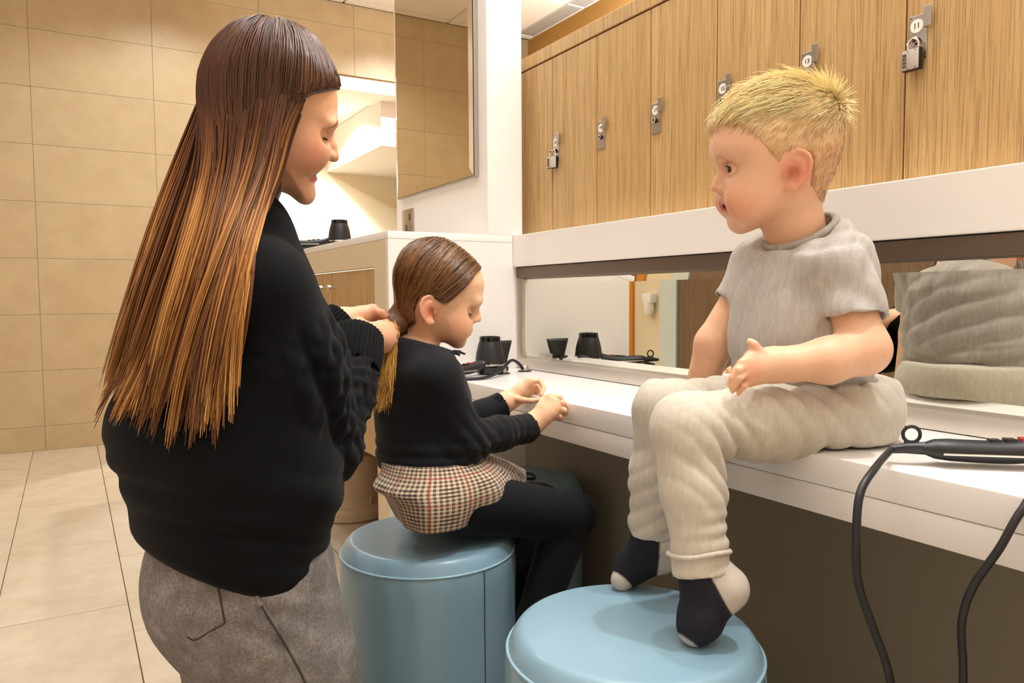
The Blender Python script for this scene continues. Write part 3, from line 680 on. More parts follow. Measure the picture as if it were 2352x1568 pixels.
def sdf_mesh(fn, lo, hi, h, n=8, lip=1.6):
    lo = np.asarray(lo, float); hi = np.asarray(hi, float); nb = np.ceil((hi-lo)/(h*n)).astype(int)
    g = np.stack(np.meshgrid(*[np.arange(k) for k in nb], indexing='ij'), -1).reshape(-1, 3)
    cen = lo+(g+0.5)*h*n; d = np.concatenate([fn(c) for c in np.array_split(cen, max(1, len(cen)//200000))])
    g = g[np.abs(d) < 0.87*h*n*lip+h]
    if not len(g): return np.zeros((0, 3)), np.zeros((0, 4), int)
    r = np.arange(n+1); cc = np.stack(np.meshgrid(r, r, r, indexing='ij'), -1).reshape(-1, 3)
    D = np.empty((len(g), (n+1)**3), np.float32)
    step = max(1, 300000//len(cc))
    for i in range(0, len(g), step):
        gg = g[i:i+step]; pts = lo+(gg[:, None, :]*n+cc[None])*h; D[i:i+step] = fn(pts.reshape(-1, 3)).reshape(len(gg), -1)
    D = D.reshape(len(g), n+1, n+1, n+1)
    D[D == 0] = 1e-9
    c = [D[:, i:n+i, j:n+j, k:n+k] for i in (0, 1) for j in (0, 1) for k in (0, 1)]
    sg = [x < 0 for x in c]; tot = sum(s.astype(np.int8) for s in sg); act = (tot > 0) & (tot < 8)
    bi, ix, iy, iz = np.nonzero(act)
    C = np.stack([x[act] for x in c], 1).astype(float); S = C < 0
    off = np.array([(i, j, k) for i in (0, 1) for j in (0, 1) for k in (0, 1)], float)
    acc = np.zeros((len(C), 3)); cnt = np.zeros(len(C))
    for a in range(8):
        for b_ in range(a+1, 8):
            if np.abs(off[a]-off[b_]).sum() != 1: continue
            m = S[:, a] != S[:, b_]; t = C[m, a]/(C[m, a]-C[m, b_]); acc[m] += off[a]+(off[b_]-off[a])*t[:, None]; cnt[m] += 1
    cell = g[bi]*n+np.stack([ix, iy, iz], 1); V = lo+(cell+acc/cnt[:, None])*h
    dim = nb*n+2; key = (cell[:, 0].astype(np.int64)*dim[1]+cell[:, 1])*dim[2]+cell[:, 2]
    o = np.argsort(key); ks = key[o]
    def find(cl):
        k = (cl[:, 0].astype(np.int64)*dim[1]+cl[:, 1])*dim[2]+cl[:, 2]; j = np.searchsorted(ks, k); j = np.minimum(j, len(ks)-1)
        return np.where(ks[j] == k, o[j], -1)
    Q = []
    for ax, e in ((0, 4), (1, 2), (2, 1)):
        m = S[:, 0] != S[:, e]; cl = cell[m]; u = [(0, 1, 0), (0, 0, 1)] if ax == 0 else ([(0, 0, 1), (1, 0, 0)] if ax == 1 else [(1, 0, 0), (0, 1, 0)])
        u0, u1 = np.array(u[0]), np.array(u[1])
        q = np.stack([find(cl), find(cl-u0), find(cl-u0-u1), find(cl-u1)], 1); ok = (q >= 0).all(1); q = q[ok]; fl = S[m][ok][:, 0]
        q[~fl] = q[~fl][:, ::-1]; Q.append(q)
    return V, np.concatenate(Q)
def relax(V, Q, it=2, lam=0.5):
    E = np.concatenate([Q[:, [0, 1]], Q[:, [1, 2]], Q[:, [2, 3]], Q[:, [3, 0]]])
    for _ in range(it):
        s = np.zeros_like(V); c = np.zeros(len(V))
        for k in range(3): s[:, k] = np.bincount(E[:, 0], V[E[:, 1], k], len(V))+np.bincount(E[:, 1], V[E[:, 0], k], len(V))
        c = np.bincount(E[:, 0], minlength=len(V))+np.bincount(E[:, 1], minlength=len(V)); V = V+lam*(s/np.maximum(c, 1)[:, None]-V)
    return V
def vnormals(V, Q):
    n = np.cross(V[Q[:, 2]]-V[Q[:, 0]], V[Q[:, 3]]-V[Q[:, 1]]); N = np.zeros_like(V)
    for j in range(4):
        for k in range(3): N[:, k] += np.bincount(Q[:, j], n[:, k], len(V))
    return N/(np.linalg.norm(N, axis=1)[:, None]+1e-12)
def bbox(pts, pad): p = np.array(pts); return p.min(0)-pad, p.max(0)+pad
def paint(o, cols):
    a = o.data.color_attributes.new('Col', 'FLOAT_COLOR', 'POINT'); c = np.ones((len(o.data.vertices), 4), np.float32); c[:, :3] = cols; a.data.foreach_set('color', c.ravel())
def blob(name, fn, lo, hi, h, mat, parent, it=1, disp=None, col=None):
    V, Q = sdf_mesh(fn, lo, hi, h)
    if it: V = relax(V, Q, it)
    if disp is not None: V = V+vnormals(V, Q)*disp(V)[:, None]
    o = mesh_obj(name, V, Q, mat, parent, True)
    if col is not None: paint(o, col(V))
    return o
def lin(*c): return np.array(srgb(*c)[:3])
def mixc(a, b, t): t = np.clip(t, 0, 1)[:, None]; return a*(1-t)+b*t
def gauss(p, c, s): return np.exp(-((np.linalg.norm(p-np.asarray(c), axis=1)/s)**2))
def vcol_mat(name, rough=0.5, sss=0.0, sssr=(1, 0.35, 0.2), scale=0.006, bumpscale=0, bump=0.0, spec=0.4, noisevar=0.0, nscale=200, sheen=0.0):
    t = NT(name); a = t.n('ShaderNodeAttribute', attribute_name='Col'); c = a.outputs['Color']
    if noisevar:
        n = t.noise(t.coord('Object'), nscale, 3); k = t.ramp(n, [(0.25, (1-noisevar,)*3+(1,)), (0.75, (1+noisevar,)*3+(1,))]); c = t.mix(1.0, c, k, 'MULTIPLY')
    t.color(c); t.set(Roughness=rough); t.b.inputs['Specular IOR Level'].default_value = spec
    if sss:
        t.b.inputs['Subsurface Weight'].default_value = sss; t.b.inputs['Subsurface Radius'].default_value = sssr; t.b.inputs['Subsurface Scale'].default_value = scale
    if sheen: t.b.inputs['Sheen Weight'].default_value = sheen; t.b.inputs['Sheen Roughness'].default_value = 0.4
    if bump: t.bump(t.noise(t.coord('Object'), bumpscale, 3), bump, 0.0006)
    return t.m
vcol_mat('skin', 0.48, 0.25, bumpscale=900, bump=0.05, noisevar=0.03, nscale=120)
vcol_mat('hair_strands', 0.38, spec=0.5)
vcol_mat('eye_surface', 0.08, spec=0.6)
vcol_mat('sock_knit', 0.85, bumpscale=1500, bump=0.2)
def face_axes(O, sgn, psi, pitch=0.0):
    """forward and up of a head seen nearly in profile: sgn -1 faces photo left, +1 photo right; psi = turn towards the viewer"""
    v = nrm(O-CP); r = nrm(CR-v*(v@CR)); u = np.cross(r, v); u = u if u[2] > 0 else -u; ct = float(v@CF)
    f = sgn*r*math.cos(psi)-v*math.sin(psi); return nrm(f*math.cos(pitch)-u*math.sin(pitch)), u, ct
class Head:
    """profile-driven head. Local axes: x forward, y to the side facing the camera, z up; m = metres per drawing unit"""
    def __init__(s, O, f, side, up, poly, wid, S):
        s.O = np.asarray(O, float); f = nrm(f); u = np.asarray(up, float); u = nrm(u-f*(u@f)); sd = np.cross(u, f)
        if sd@np.asarray(side) < 0: sd = -sd
        s.A = np.stack([f, sd, u]); s.poly = spline(list(poly)+[poly[0]], 2*len(poly)+2)[:-1][:, :2] if len(poly[0]) == 3 else np.asarray(poly); s.wid = np.array(wid); s.S = S
    def L(s, p): return (p-s.O)@s.A.T
    def W(s, q): return s.O+np.asarray(q, float)@s.A
    def base(s, q):
        d2 = poly2(q[:, 0], q[:, 2], s.poly); W = np.interp(q[:, 2], s.wid[:, 0], s.wid[:, 1]); S = s.S
        e = np.where(d2 > 0, np.sqrt((np.abs(q[:, 1])*S/W)**2+(S+d2)**2), np.sqrt((np.abs(q[:, 1])*S/W)**2+(S-np.minimum(-d2, S))**2)); return e-S
def ear_sdf(q, c, hgt, tilt=0.15, flare=0.35, back=1):
    """q local points (x fwd, y outward, z up)"""
    ct, st = math.cos(tilt), math.sin(tilt); x = (q[:, 0]-c[0])*ct-(q[:, 2]-c[2])*st; z = (q[:, 0]-c[0])*st+(q[:, 2]-c[2])*ct
    y = q[:, 1]-c[1]-flare*np.maximum(-x+0.15*hgt, 0)      # flares outward to the rear
    e = np.stack([x, y, z], 1); H = hgt
    out = [(0.16, 0.0, 0.05), (0.20, 0.0, 0.24), (0.10, 0.02, 0.42), (-0.08, 0.03, 0.49), (-0.26, 0.04, 0.38), (-0.33, 0.04, 0.15), (-0.27, 0.03, -0.10), (-0.12, 0.02, -0.30), (0.02, 0.01, -0.44), (0.14, 0.0, -0.40)]
    out = spline([(a*H, b*H, c_*H) for a, b, c_ in out], 24)
    rim = chain(e, out, [0.062*H]*len(out), 0.01*H)
    plate = ell(e, (-0.06*H, -0.01*H, 0.05*H), (0.26*H, 0.07*H, 0.42*H)); lobe = ell(e, (0.06*H, 0.005*H, -0.38*H), (0.13*H, 0.075*H, 0.12*H))
    anti = chain(e, [(0.02*H, 0.03*H, 0.30*H), (-0.12*H, 0.035*H, 0.18*H), (-0.15*H, 0.03*H, -0.02*H), (-0.04*H, 0.03*H, -0.2*H)], [0.05*H]*4, 0.03*H)
    d = smin(rim, plate, 0.05*H); d = smin(d, lobe, 0.08*H); d = smin(d, anti, 0.05*H)
    d = smax(d, -ell(e, (0.04*H, 0.07*H, -0.06*H), (0.13*H, 0.10*H, 0.19*H)), 0.05*H)
    d = smin(d, ell(e, (0.17*H, 0.03*H, -0.07*H), (0.05*H, 0.05*H, 0.09*H)), 0.05*H)
    return d
def strands(name, roots, paths_fn, mat, parent, width, cols_fn, seg=10, sides=3):
    """bundle of thin tapering hair tubes joined into one hair mesh: paths (N,seg,3), width (N,seg)"""
    pts, wd = paths_fn(roots); N, M, _ = pts.shape
    T = np.gradient(pts, axis=1); T /= np.linalg.norm(T, axis=2)[..., None]+1e-12
    ref = np.broadcast_to(nrm([0.3, 0.5, 0.2]), T.shape); e = np.cross(T, ref); e /= np.linalg.norm(e, axis=2)[..., None]+1e-12; f = np.cross(T, e)
    V = []
    for k in range(sides):
        a = 2*math.pi*k/sides; V.append(pts+wd[..., None]*(math.cos(a)*e+math.sin(a)*f))
    V = np.stack(V, 2); idx = np.arange(N*M*sides).reshape(N, M, sides); Q = []
    for k in range(sides):
        k2 = (k+1) % sides; Q.append(np.stack([idx[:, :-1, k], idx[:, :-1, k2], idx[:, 1:, k2], idx[:, 1:, k]], -1).reshape(-1, 4))
    o = mesh_obj(name, V.reshape(-1, 3), np.concatenate(Q), mat, parent, True)
    c = cols_fn(pts); paint(o, np.repeat(c[:, :, None, :], sides, 2).reshape(-1, 3)); return o
def eyeball(name, parent, c, r, look, iris=(96, 66, 40), white=(226, 214, 204)):
    look = nrm(look); h = np.cross(look, (0, 0, 1)); h = nrm(h); v = np.cross(h, look); V = []; Q = []; n = 28; mrow = 22
    for i in range(mrow+1):
        a = math.pi*i/mrow
        for k in range(n): b_ = 2*math.pi*k/n; V.append(np.asarray(c)+r*(look*math.cos(a)+math.sin(a)*(h*math.cos(b_)+v*math.sin(b_))))
    for i in range(mrow):
        for k in range(n): Q.append((i*n+k, i*n+(k+1) % n, (i+1)*n+(k+1) % n, (i+1)*n+k))
    o = mesh_obj(name, V, Q, 'eye_surface', parent, True)
    a = np.repeat(np.arange(mrow+1)*math.pi/mrow, n); col = np.tile(lin(*white), (len(a), 1)); col[a < 0.52] = lin(*iris)*0.8; col[a < 0.42] = lin(*iris); col[a < 0.2] = lin(8, 6, 6)
    paint(o, col); return o
def hand_sdf(p, wrist, palm, fingers, thumb, rw, rp, pr=None, k=0.0035):
    """wrist point, palm = list of knuckle points (index..little), fingers = list of joint chains from each knuckle, thumb chain"""
    d = None
    for i, kn in enumerate(palm):
        c = cone(p, wrist, kn, rw, rp); d = c if d is None else smin(d, c, 0.012)
    for i in range(len(palm)-1):
        m0 = (np.asarray(wrist)*0.4+np.asarray(palm[i])*0.6); m1 = (np.asarray(wrist)*0.4+np.asarray(palm[i+1])*0.6)
        d = smin(d, cone(p, m0, m1, rp*1.05, rp*1.05), 0.01); d = smin(d, cone(p, palm[i], palm[i+1], rp*0.86, rp*0.86), 0.004)
    f = None
    for kn, (pts, r0) in zip(palm, fingers):
        c = chain(p, [kn]+list(pts), [r0*1.08, r0, r0*0.92, r0*0.78][:len(pts)+1], 0.002); f = c if f is None else np.minimum(f, c)
    d = smin(d, f, k)
    if thumb is not None:
        pts, r0 = thumb; d = smin(d, chain(p, pts, [r0*1.35, r0*1.1, r0, r0*0.8][:len(pts)], 0.003), k*1.2)
    return d
# ------------------------------------------------------------------ the boy on the bench
def heather(name, c0, c1, rough=0.9, sc=500, bump=0.25):
    t = NT(name); v = t.coord('Object'); n = t.noise(v, sc, 4, 0.7); n2 = t.noise(t.coord('Object', (1, 1, 0.25)), sc*0.35, 3)
    t.color(t.mix(0.5, t.ramp(n, [(0.3, c0), (0.7, c1)]), t.ramp(n2, [(0.3, c0), (0.7, c1)]))); t.set(Roughness=rough); t.b.inputs['Specular IOR Level'].default_value = 0.15
    t.b.inputs['Sheen Weight'].default_value = 0.15; t.bump(n, bump, 0.0008); return t.m
heather('jersey_grey', srgb(170, 162, 153), srgb(202, 196, 187))
heather('jersey_grey_dark', srgb(150, 140, 128), srgb(176, 166, 154))
heather('sweatpant_grey', srgb(190, 178, 160), srgb(214, 204, 188))
def ridged(V, k, ph, sharp=1.6, warp=0.0, seed=1):
    s = V@np.asarray(k, float)+ph
    if warp: s = s+warp*waves(V, 28, seed)
    return (0.5+0.5*np.sin(s))**sharp
def boy():
    b = thing('person', 'blond boy in grey T-shirt and sweatpants sitting on the bench, feet on a stool', 'person', P(1880, 1020, 1.2))
    b.location.z = ZB
    ZH = np.array([0, 0, 1.0])
    # ---- head
    O = P(1806, 396, 1.165); psi = math.radians(18); f, up, ct = face_axes(O, -1, psi); m = 1.165/F_PX
    mx = m*ct/math.cos(psi)
    zz = lambda zx, zy: ((1806-(1400+zx/2.851))*mx, (396-(150+zy/2.851))*m, 0.0)
    prof = [(650, 430), (641, 520), (655, 605), (692, 672), (710, 720), (722, 790), (742, 850), (760, 905), (790, 965), (797, 1012), (822, 1062), (872, 1092), (950, 1080), (1010, 1060), (1045, 1130), (1060, 1230), (1095, 1330),
            (1370, 1330), (1400, 1080), (1392, 930), (1405, 840), (1440, 730), (1468, 610), (1470, 480), (1440, 360), (1365, 255), (1240, 180), (1100, 150), (950, 180), (800, 260), (700, 350)]
    H = Head(O, f, -CF, up, [zz(*a) for a in prof], [(-0.26, 0.046), (-0.17, 0.046), (-0.115, 0.046), (-0.085, 0.044), (-0.06, 0.053), (-0.03, 0.061), (0.0, 0.067), (0.03, 0.071), (0.09, 0.070), (0.14, 0.066)], 0.060)
    lx = lambda zx, zy, y=0.0: np.array([(1806-(1400+zx/2.851))*mx+y*math.tan(psi), y, (396-(150+zy/2.851))*m])   # as seen at lateral offset y
    nt, nb, ml = lx(690, 795), lx(700, 700), lx(752, 905)
    eye = lambda s: np.array([lx(775, 682, 0.027)[0]-0.010, s*0.0285, lx(0, 682)[2]])
    earc = np.array([lx(1195, 700, 0.062)[0], 0.0655, lx(0, 700)[2]+0.002])
    def head(q):
        d = H.base(q); a = q.copy(); a[:, 1] = np.abs(a[:, 1])
        d = smin(d, ell(a, (0.066, 0.038, -0.042), (0.032, 0.022, 0.030)), 0.03)                      # cheeks
        d = smin(d, ell(a, (0.093, 0.020, 0.032), (0.012, 0.02, 0.008)), 0.02)                        # brow
        e = eye(1); d = smax(d, -ell(a, e+np.array([0.009, 0.0, 0.0]), (0.010, 0.016, 0.0105)), 0.012)  # socket
        lid = np.maximum(sph(a, e, 0.0132), -ell(a, e+np.array([0.0125, 0.0, -0.0005]), (0.008, 0.0120, 0.0052))); d = smin(d, lid, 0.003)
        n = chain(q, [nb+[-0.004, 0, 0], nb*0.45+nt*0.55+[-0.003, 0, 0.0], nt+[-0.0005, 0, 0]], [0.0055, 0.0068, 0.0086], 0.006); d = smin(d, n, 0.010)
        d = smin(d, ell(a, nt+[-0.010, 0.0095, -0.004], (0.0085, 0.0062, 0.0065)), 0.006)
        d = smax(d, -sph(a, nt+[-0.006, 0.006, -0.0105], 0.0032), 0.003)
        # lips, slightly open
        mw = 0.019
        ul = chain(a, [ml+[0.0035, 0, 0.006], ml+[-0.001, 0.010, 0.005], ml+[-0.014, mw, -0.003]], [0.0048, 0.0044, 0.0025], 0.003)
        ll = chain(a, [ml+[-0.008, 0, -0.0145], ml+[-0.010, 0.009, -0.0125], ml+[-0.016, mw-0.001, -0.005]], [0.0050, 0.0045, 0.0025], 0.003)
        d = smin(d, ul, 0.007); d = smin(d, ll, 0.007)
        d = smax(d, -ell(a, ml+[-0.007, 0, -0.0045], (0.014, 0.0155, 0.0060)), 0.003)
        d = smin(d, ell(q, ml+[-0.013, 0, -0.006], (0.011, 0.012, 0.0040)), 0.001)                     # tongue
        d = smin(d, ell(q, lx(822, 1035)+[-0.008, 0, 0], (0.013, 0.016, 0.012)), 0.014)                # chin
        return d
    def head_e(q):
        d = head(q); a = q.copy(); a[:, 1] = np.abs(a[:, 1]); return smin(d, ear_sdf(a, earc, 0.058, 0.10, 0.55), 0.006)
    # ---- skeleton
    shN, elN, wrN = P(1930, 612, 1.085), P(1984, 802, 1.055), P(1772, 838, 1.035)
    shF, elF, wrF = P(1742, 610, 1.27), P(1640, 790, 1.28), P(1588, 958, 1.31)
    hipN, knN, anN = P(1925, 955, 1.145), P(1578, 985, 1.03), P(1618, 1290, 1.005)
    hipF, knF, anF = P(1835, 935, 1.25), P(1526, 938, 1.165), P(1502, 1232, 1.185)
    wa, be_, ch, upc = P(1850, 880, 1.2), P(1838, 775, 1.19), P(1846, 670, 1.185), P(1850, 595, 1.18)
    Y = np.array([0, 1.0, 0])
    def arms(p, g=0.0):
        d = chain(p, [shN, elN, P(1900, 828, 1.04), wrN], [0.026+g, 0.0345+g, 0.031+g, 0.020+g], 0.012)
        return smin(d, chain(p, [shF, elF, wrF], [0.028+g, 0.032+g, 0.021+g], 0.01), 0.0)
    kn = [P(1726, 818, 1.022), P(1717, 836, 1.014), P(1716, 855, 1.012), P(1722, 873, 1.016)]
    fg = [([P(1704, 832, 1.008), P(1690, 850, 1.010), P(1681, 866, 1.016)], 0.0054), ([P(1696, 850, 1.000), P(1683, 868, 1.003), P(1676, 884, 1.010)], 0.0056),
          ([P(1698, 869, 0.999), P(1687, 885, 1.004), P(1682, 897, 1.012)], 0.0054), ([P(1708, 886, 1.006), P(1699, 896, 1.012), P(1696, 904, 1.02)], 0.0048)]
    th = ([P(1764, 828, 1.028), P(1744, 808, 1.022), P(1732, 792, 1.02), P(1722, 784, 1.022)], 0.0062)
    def hand(p): return smin(hand_sdf(p, wrN, kn, fg, th, 0.019, 0.0092), cone(p, P(1815, 838, 1.035), wrN, 0.024, 0.0205), 0.012)
    def torso(p, g=0.0):
        return eloft(p, [wa, be_, ch, upc], [(0.108+g, 0.090+g), (0.110+g, 0.096+g), (0.108+g, 0.084+g), (0.088+g, 0.062+g)], Y, 0.03)
    def legs(p, g=0.0):
        d = chain(p, [hipN, knN, anN], [0.066+g, 0.045+g, 0.030+g], 0.02); d = smin(d, chain(p, [hipF, knF, anF], [0.062+g, 0.043+g, 0.030+g], 0.02), 0.015)
        return smin(d, ell(p, P(1890, 935, 1.195), (0.10+g, 0.115+g, 0.075+g)), 0.03)
    def skinbody(p):
        return smin(head_e(H.L(p)), cone(p, upc, P(1828, 510, 1.172), 0.036, 0.042), 0.01)
    sk, lip, red, brow = lin(236, 186, 150), lin(196, 84, 74), lin(226, 128, 100), lin(170, 120, 76)
    def skincol(V):
        q = H.L(V); a = q.copy(); a[:, 1] = np.abs(a[:, 1]); c = np.tile(sk, (len(V), 1))
        c = mixc(c, red, 0.55*gauss(a, (0.078, 0.040, -0.045), 0.026)); c = mixc(c, red, 0.7*gauss(a, earc+[-0.006, 0.01, 0], 0.028)); c = mixc(c, lin(176, 74, 50), 0.8*gauss(a, earc+[0.003, 0.0, -0.003], 0.011)); c = mixc(c, red, 0.35*gauss(q, nt, 0.010))
        inm = (np.abs(q[:, 1]) < 0.021) & (q[:, 0] > ml[0]-0.03); c = mixc(c, lip, 0.9*inm*np.clip(1.6-np.abs(q[:, 2]-(ml[2]-0.005))/0.0085, 0, 1)*(q[:, 0] > ml[0]-0.022))
        c = mixc(c, lin(120, 40, 36), 1.0*inm*(np.abs(q[:, 2]-(ml[2]-0.004)) < 0.0032)*(q[:, 0] < ml[0]-0.002))
        bz = eye(1)[2]+0.019-((a[:, 1]-0.028)/0.05)**2*0.1; c = mixc(c, brow, 0.45*np.exp(-((q[:, 2]-bz)/0.0028)**2)*np.exp(-((a[:, 1]-0.028)/0.014)**4)*(q[:, 0] > 0.06))
        for w in kn+[elN]: c = mixc(c, red, 0.3*gauss(V, w, 0.014))
        return c
    mA = sdf_mesh(skinbody, *bbox([P(1600, 150, 1.2), P(1960, 560, 1.2), O+[0.1, 0.1, 0], O-[0.1, 0.1, 0.16]], 0.02), 0.0019)
    mB = sdf_mesh(lambda p: np.minimum(arms(p), hand(p)) if False else smin(arms(p), hand(p), 0.008), *bbox([shN, elN, wrN, shF, elF, wrF]+kn+[f_[0][2] for f_ in fg], 0.045), 0.0026)
    mC = sdf_mesh(lambda p: np.minimum(smin(torso(p, -0.022), cone(p, upc, P(1828, 510, 1.172), 0.034, 0.038), 0.01), np.maximum(legs(p, -0.014), ZB+0.006-p[:, 2]-0.2*np.clip((XF-p[:, 0])/0.02, 0, 1))), *bbox([hipN, hipF, anN, anF, knF, knN, upc, shF, P(1835, 505, 1.17)], 0.12), 0.008)
    Vs, Qs, o_ = [], [], 0
    for V, Q in (mA, mB, mC): Vs.append(relax(V, Q, 1)); Qs.append(Q+o_); o_ += len(V)
    V = np.concatenate(Vs); body = mesh_obj('body', V, np.concatenate(Qs), 'skin', b, True); paint(body, skincol(V))
    for s in (1, -1):
        look = H.A[0]*1.0+H.A[1]*0.35-H.A[2]*0.08 if s == 1 else H.A[0]+H.A[1]*0.15
        eyeball('eye', b, H.W(eye(s)), 0.0116, look, iris=(84, 62, 44))
        e = eye(s)
        pts = [H.W(e+np.array([0.0126*math.cos(t_)+0.0012, s*0.0126*math.sin(t_), 0.0044-0.0016*abs(t_)**2])) for t_ in np.linspace(-0.75, 0.85, 12)]
        MB().tube(pts, 0.0008, 5).build('eyelash', 'black_gap', b, True)
    # ---- hair: cropped sides and longer blond top
    def zline(q):
        return np.interp(q[:, 0], [-0.11, -0.085, -0.045, -0.018, -0.012, 0.028, 0.034, 0.06, 0.085, 0.095, 0.12], [-0.075, -0.060, -0.045, -0.02, 0.028, 0.028, 0.012, 0.040, 0.066, 0.070, 0.070])
    def hair_t(q): return 0.0022+0.0105*np.clip((q[:, 2]-0.075)/0.05, 0, 1)+0.003*np.clip(-q[:, 0]/0.08, 0, 1)*np.clip(q[:, 2]/0.05, 0, 1)
    def hairf(p): q = H.L(p); ed = np.clip((q[:, 2]-zline(q)+0.002)/0.014, 0, 1); return smax(H.base(q)-hair_t(q)*ed**0.6+0.0008*ed*waves(q, 260, 5), (zline(q)-q[:, 2])*0.8, 0.002)
    blond, mid, dark = lin(255, 226, 170), lin(210, 162, 114), lin(164, 116, 76)
    def hcol(V):
        q = H.L(V); t_ = np.clip((q[:, 2]-0.03)/0.05, 0, 1); c = mixc(np.tile(mid, (len(V), 1)), blond, t_); return c*(1+0.22*waves(q*np.array([1, 1, 1.5]), 420, 9))[:, None]
    V, Q = sdf_mesh(hairf, *bbox([H.W((0.13, 0.09, 0.15)), H.W((-0.12, -0.09, -0.09)), H.W((0.13, -0.09, -0.09)), H.W((-0.12, 0.09, 0.15))], 0.01), 0.0029)
    hair = mesh_obj('hair', V, Q, 'hair_strands', b, True); paint(hair, hcol(V))
    rs = np.random.RandomState(3); N = vnormals(V, Q); q = H.L(V); nl = N@H.A.T
    crown = np.array([-0.052, 0.005, 0.105])
    top = np.nonzero((H.base(q) > 0.0015) & (q[:, 2] > zline(q)+0.002))[0]
    wgt = np.where(q[top, 2] > 0.05, 1.0, 0.75); sel = rs.choice(top, 7500, p=wgt/wgt.sum())
    r0 = q[sel]+rs.normal(size=(7500, 3))*0.001; n0 = nl[sel]
    def paths(_):
        M = 7; pts = np.zeros((len(r0), M, 3)); p = r0-n0*0.002; pts[:, 0] = p
        ht = np.clip((r0[:, 2]-0.055)/0.04, 0, 1)
        away = r0-crown; away /= np.linalg.norm(away, axis=1)[:, None]+1e-6
        flow = away*0.8+np.array([0.75, 0.0, -0.1])*ht[:, None]+np.array([-0.05, 0, -0.65])*(1-ht)[:, None]
        L = (0.009+0.024*ht)*(0.6+0.8*rs.rand(len(r0))); cow = np.exp(-(np.linalg.norm((r0-crown)*[1, 0.6, 1], axis=1)/0.018)**2)
        fr = np.clip((r0[:, 0]-0.06)/0.03, 0, 1)*ht
        d = flow-n0*np.sum(flow*n0, axis=1)[:, None]; d /= np.linalg.norm(d, axis=1)[:, None]+1e-6
        lift = (0.32*(1-ht)+0.24*ht)[:, None]+cow[:, None]*0.7+rs.normal(size=(len(r0), 1))*0.10
        d = d*(1-0.35*cow[:, None])+n0*lift+rs.normal(size=d.shape)*0.14+np.array([-0.15, 0, 0.25])*cow[:, None]
        d /= np.linalg.norm(d, axis=1)[:, None]; L = L*(1-0.25*cow)
        for i in range(1, M):
            p = p+d*(L/(M-1))[:, None]; d = d-n0*(0.12*(1-cow*0.8))[:, None]+np.array([0, 0, -0.06])*fr[:, None]; d /= np.linalg.norm(d, axis=1)[:, None]; pts[:, i] = p
        w_ = (0.00055+0.0006*ht)[:, None]*np.linspace(1, 0.25, M)[None]
        return H.O+pts.reshape(-1, 3)@H.A.reshape(3, 3).T.T.reshape(3, 3) if False else (H.O+(pts.reshape(-1, 3)@H.A)).reshape(pts.shape), w_
    def scol(pts):
        ql = (pts.reshape(-1, 3)-H.O)@H.A.T; ht = np.clip((ql[:, 2]-0.035)/0.05, 0, 1).reshape(pts.shape[:2]); c = mixc(np.tile(dark*0.35+mid*0.65, (ht.size, 1)), blond, ht.ravel()*1.0).reshape(pts.shape)
        return np.minimum(1, c*(0.85+0.4*rs.rand(len(pts)))[:, None, None])
    strands('hair_tufts', None, paths, 'hair_strands', hair, None, scol)
    # ---- T-shirt
    aN = nrm(elN-shN); aF = nrm(elF-shF); hemN = P(1962, 735, 1.07); hemF = P(1688, 708, 1.268)
    def sleeve(p, sh, el, hem, ax, r0, r1):
        d = cone(p, sh, sh+(el-sh)*0.75, r0, r1); pl = (p-hem)@ax
        d = smax(d, pl, 0.002); inner = cone(p, sh, el, r0-0.012, r1-0.009); return np.maximum(d, -np.maximum(inner, -pl-0.012))
    cc = P(1838, 532, 1.172); ca, cbv = np.array([-0.050, 0, -0.0265]), np.array([0, 0.050, 0.0]); cn = nrm(np.cross(cbv, ca)); cn = cn if cn[2] > 0 else -cn
    axN = nrm(aN*0.94+np.array([0.0, 0, -0.25])+CR*-0.18); axF = nrm(aF+CR*-0.2)
    bot = P(1850, 905, 1.2)
    def shirt(p):
        d = torso(p, 0.004); d = smin(d, cone(p, shN+(upc-shN)*0.25, upc, 0.050, 0.06), 0.03); d = smin(d, cone(p, shF+(upc-shF)*0.25, upc, 0.048, 0.06), 0.03)
        d = smin(d, cone(p, upc, cc, 0.064, 0.050), 0.03); d = smin(d, cone(p, shN, P(1878, 548, 1.135), 0.045, 0.034), 0.03); d = smin(d, cone(p, shF, P(1790, 560, 1.22), 0.043, 0.034), 0.03)
        d = smin(d, sleeve(p, shN, elN, hemN, axN, 0.049, 0.047), 0.012); d = smin(d, sleeve(p, shF, elF, hemF, axF, 0.047, 0.043), 0.012)
        d = smax(d, (p-cc)@cn, 0.003); qn = p-cc; u_ = qn@nrm(ca); v_ = qn@nrm(cbv); hole = np.sqrt((u_/0.053)**2+(v_/0.046)**2)-1
        d = smax(d, -np.maximum(hole*0.045, -(qn@cn)-0.04), 0.003); d = smax(d, bot[2]-p[:, 2]-0.0, 0.004)
        return d
    def sfold(V):
        z = V[:, 2]; lat = (V-ch)@CR; arm = cone(V, shN, elN, 0.05, 0.05)
        bl = np.clip((P(1840, 800, 1.19)[2]-z)/0.05, 0, 1)
        ud = np.array([0.5, 0.2, 1.0]); r1 = ridged(V, nrm([0.35, -0.2, 1.0])*230, 0.4, 1.6, 1.6, 3); r2 = ridged(V, nrm([0.8, 0.3, 0.55])*120, 1.0, 1.8, 1.4, 4); r3 = ridged(V, nrm([-0.4, 0.9, 0.2])*150, 0.3, 2, 1.5, 8)
        back = np.clip(((V-ch)@np.array([1.0, 0, 0]))/0.05, 0, 1)
        rb = ridged(V, nrm([0.0, 0.35, 1.0])*170, 1.0, 1.8, 2.6, 12)
        return -0.0075*bl*r1-0.0060*r2*np.clip(1-arm/0.04, 0.3, 1)-0.0035*r3+0.003*waves(V, 40, 2)-0.0045*rb*back*np.clip((upc[2]-z)/0.08, 0, 1)
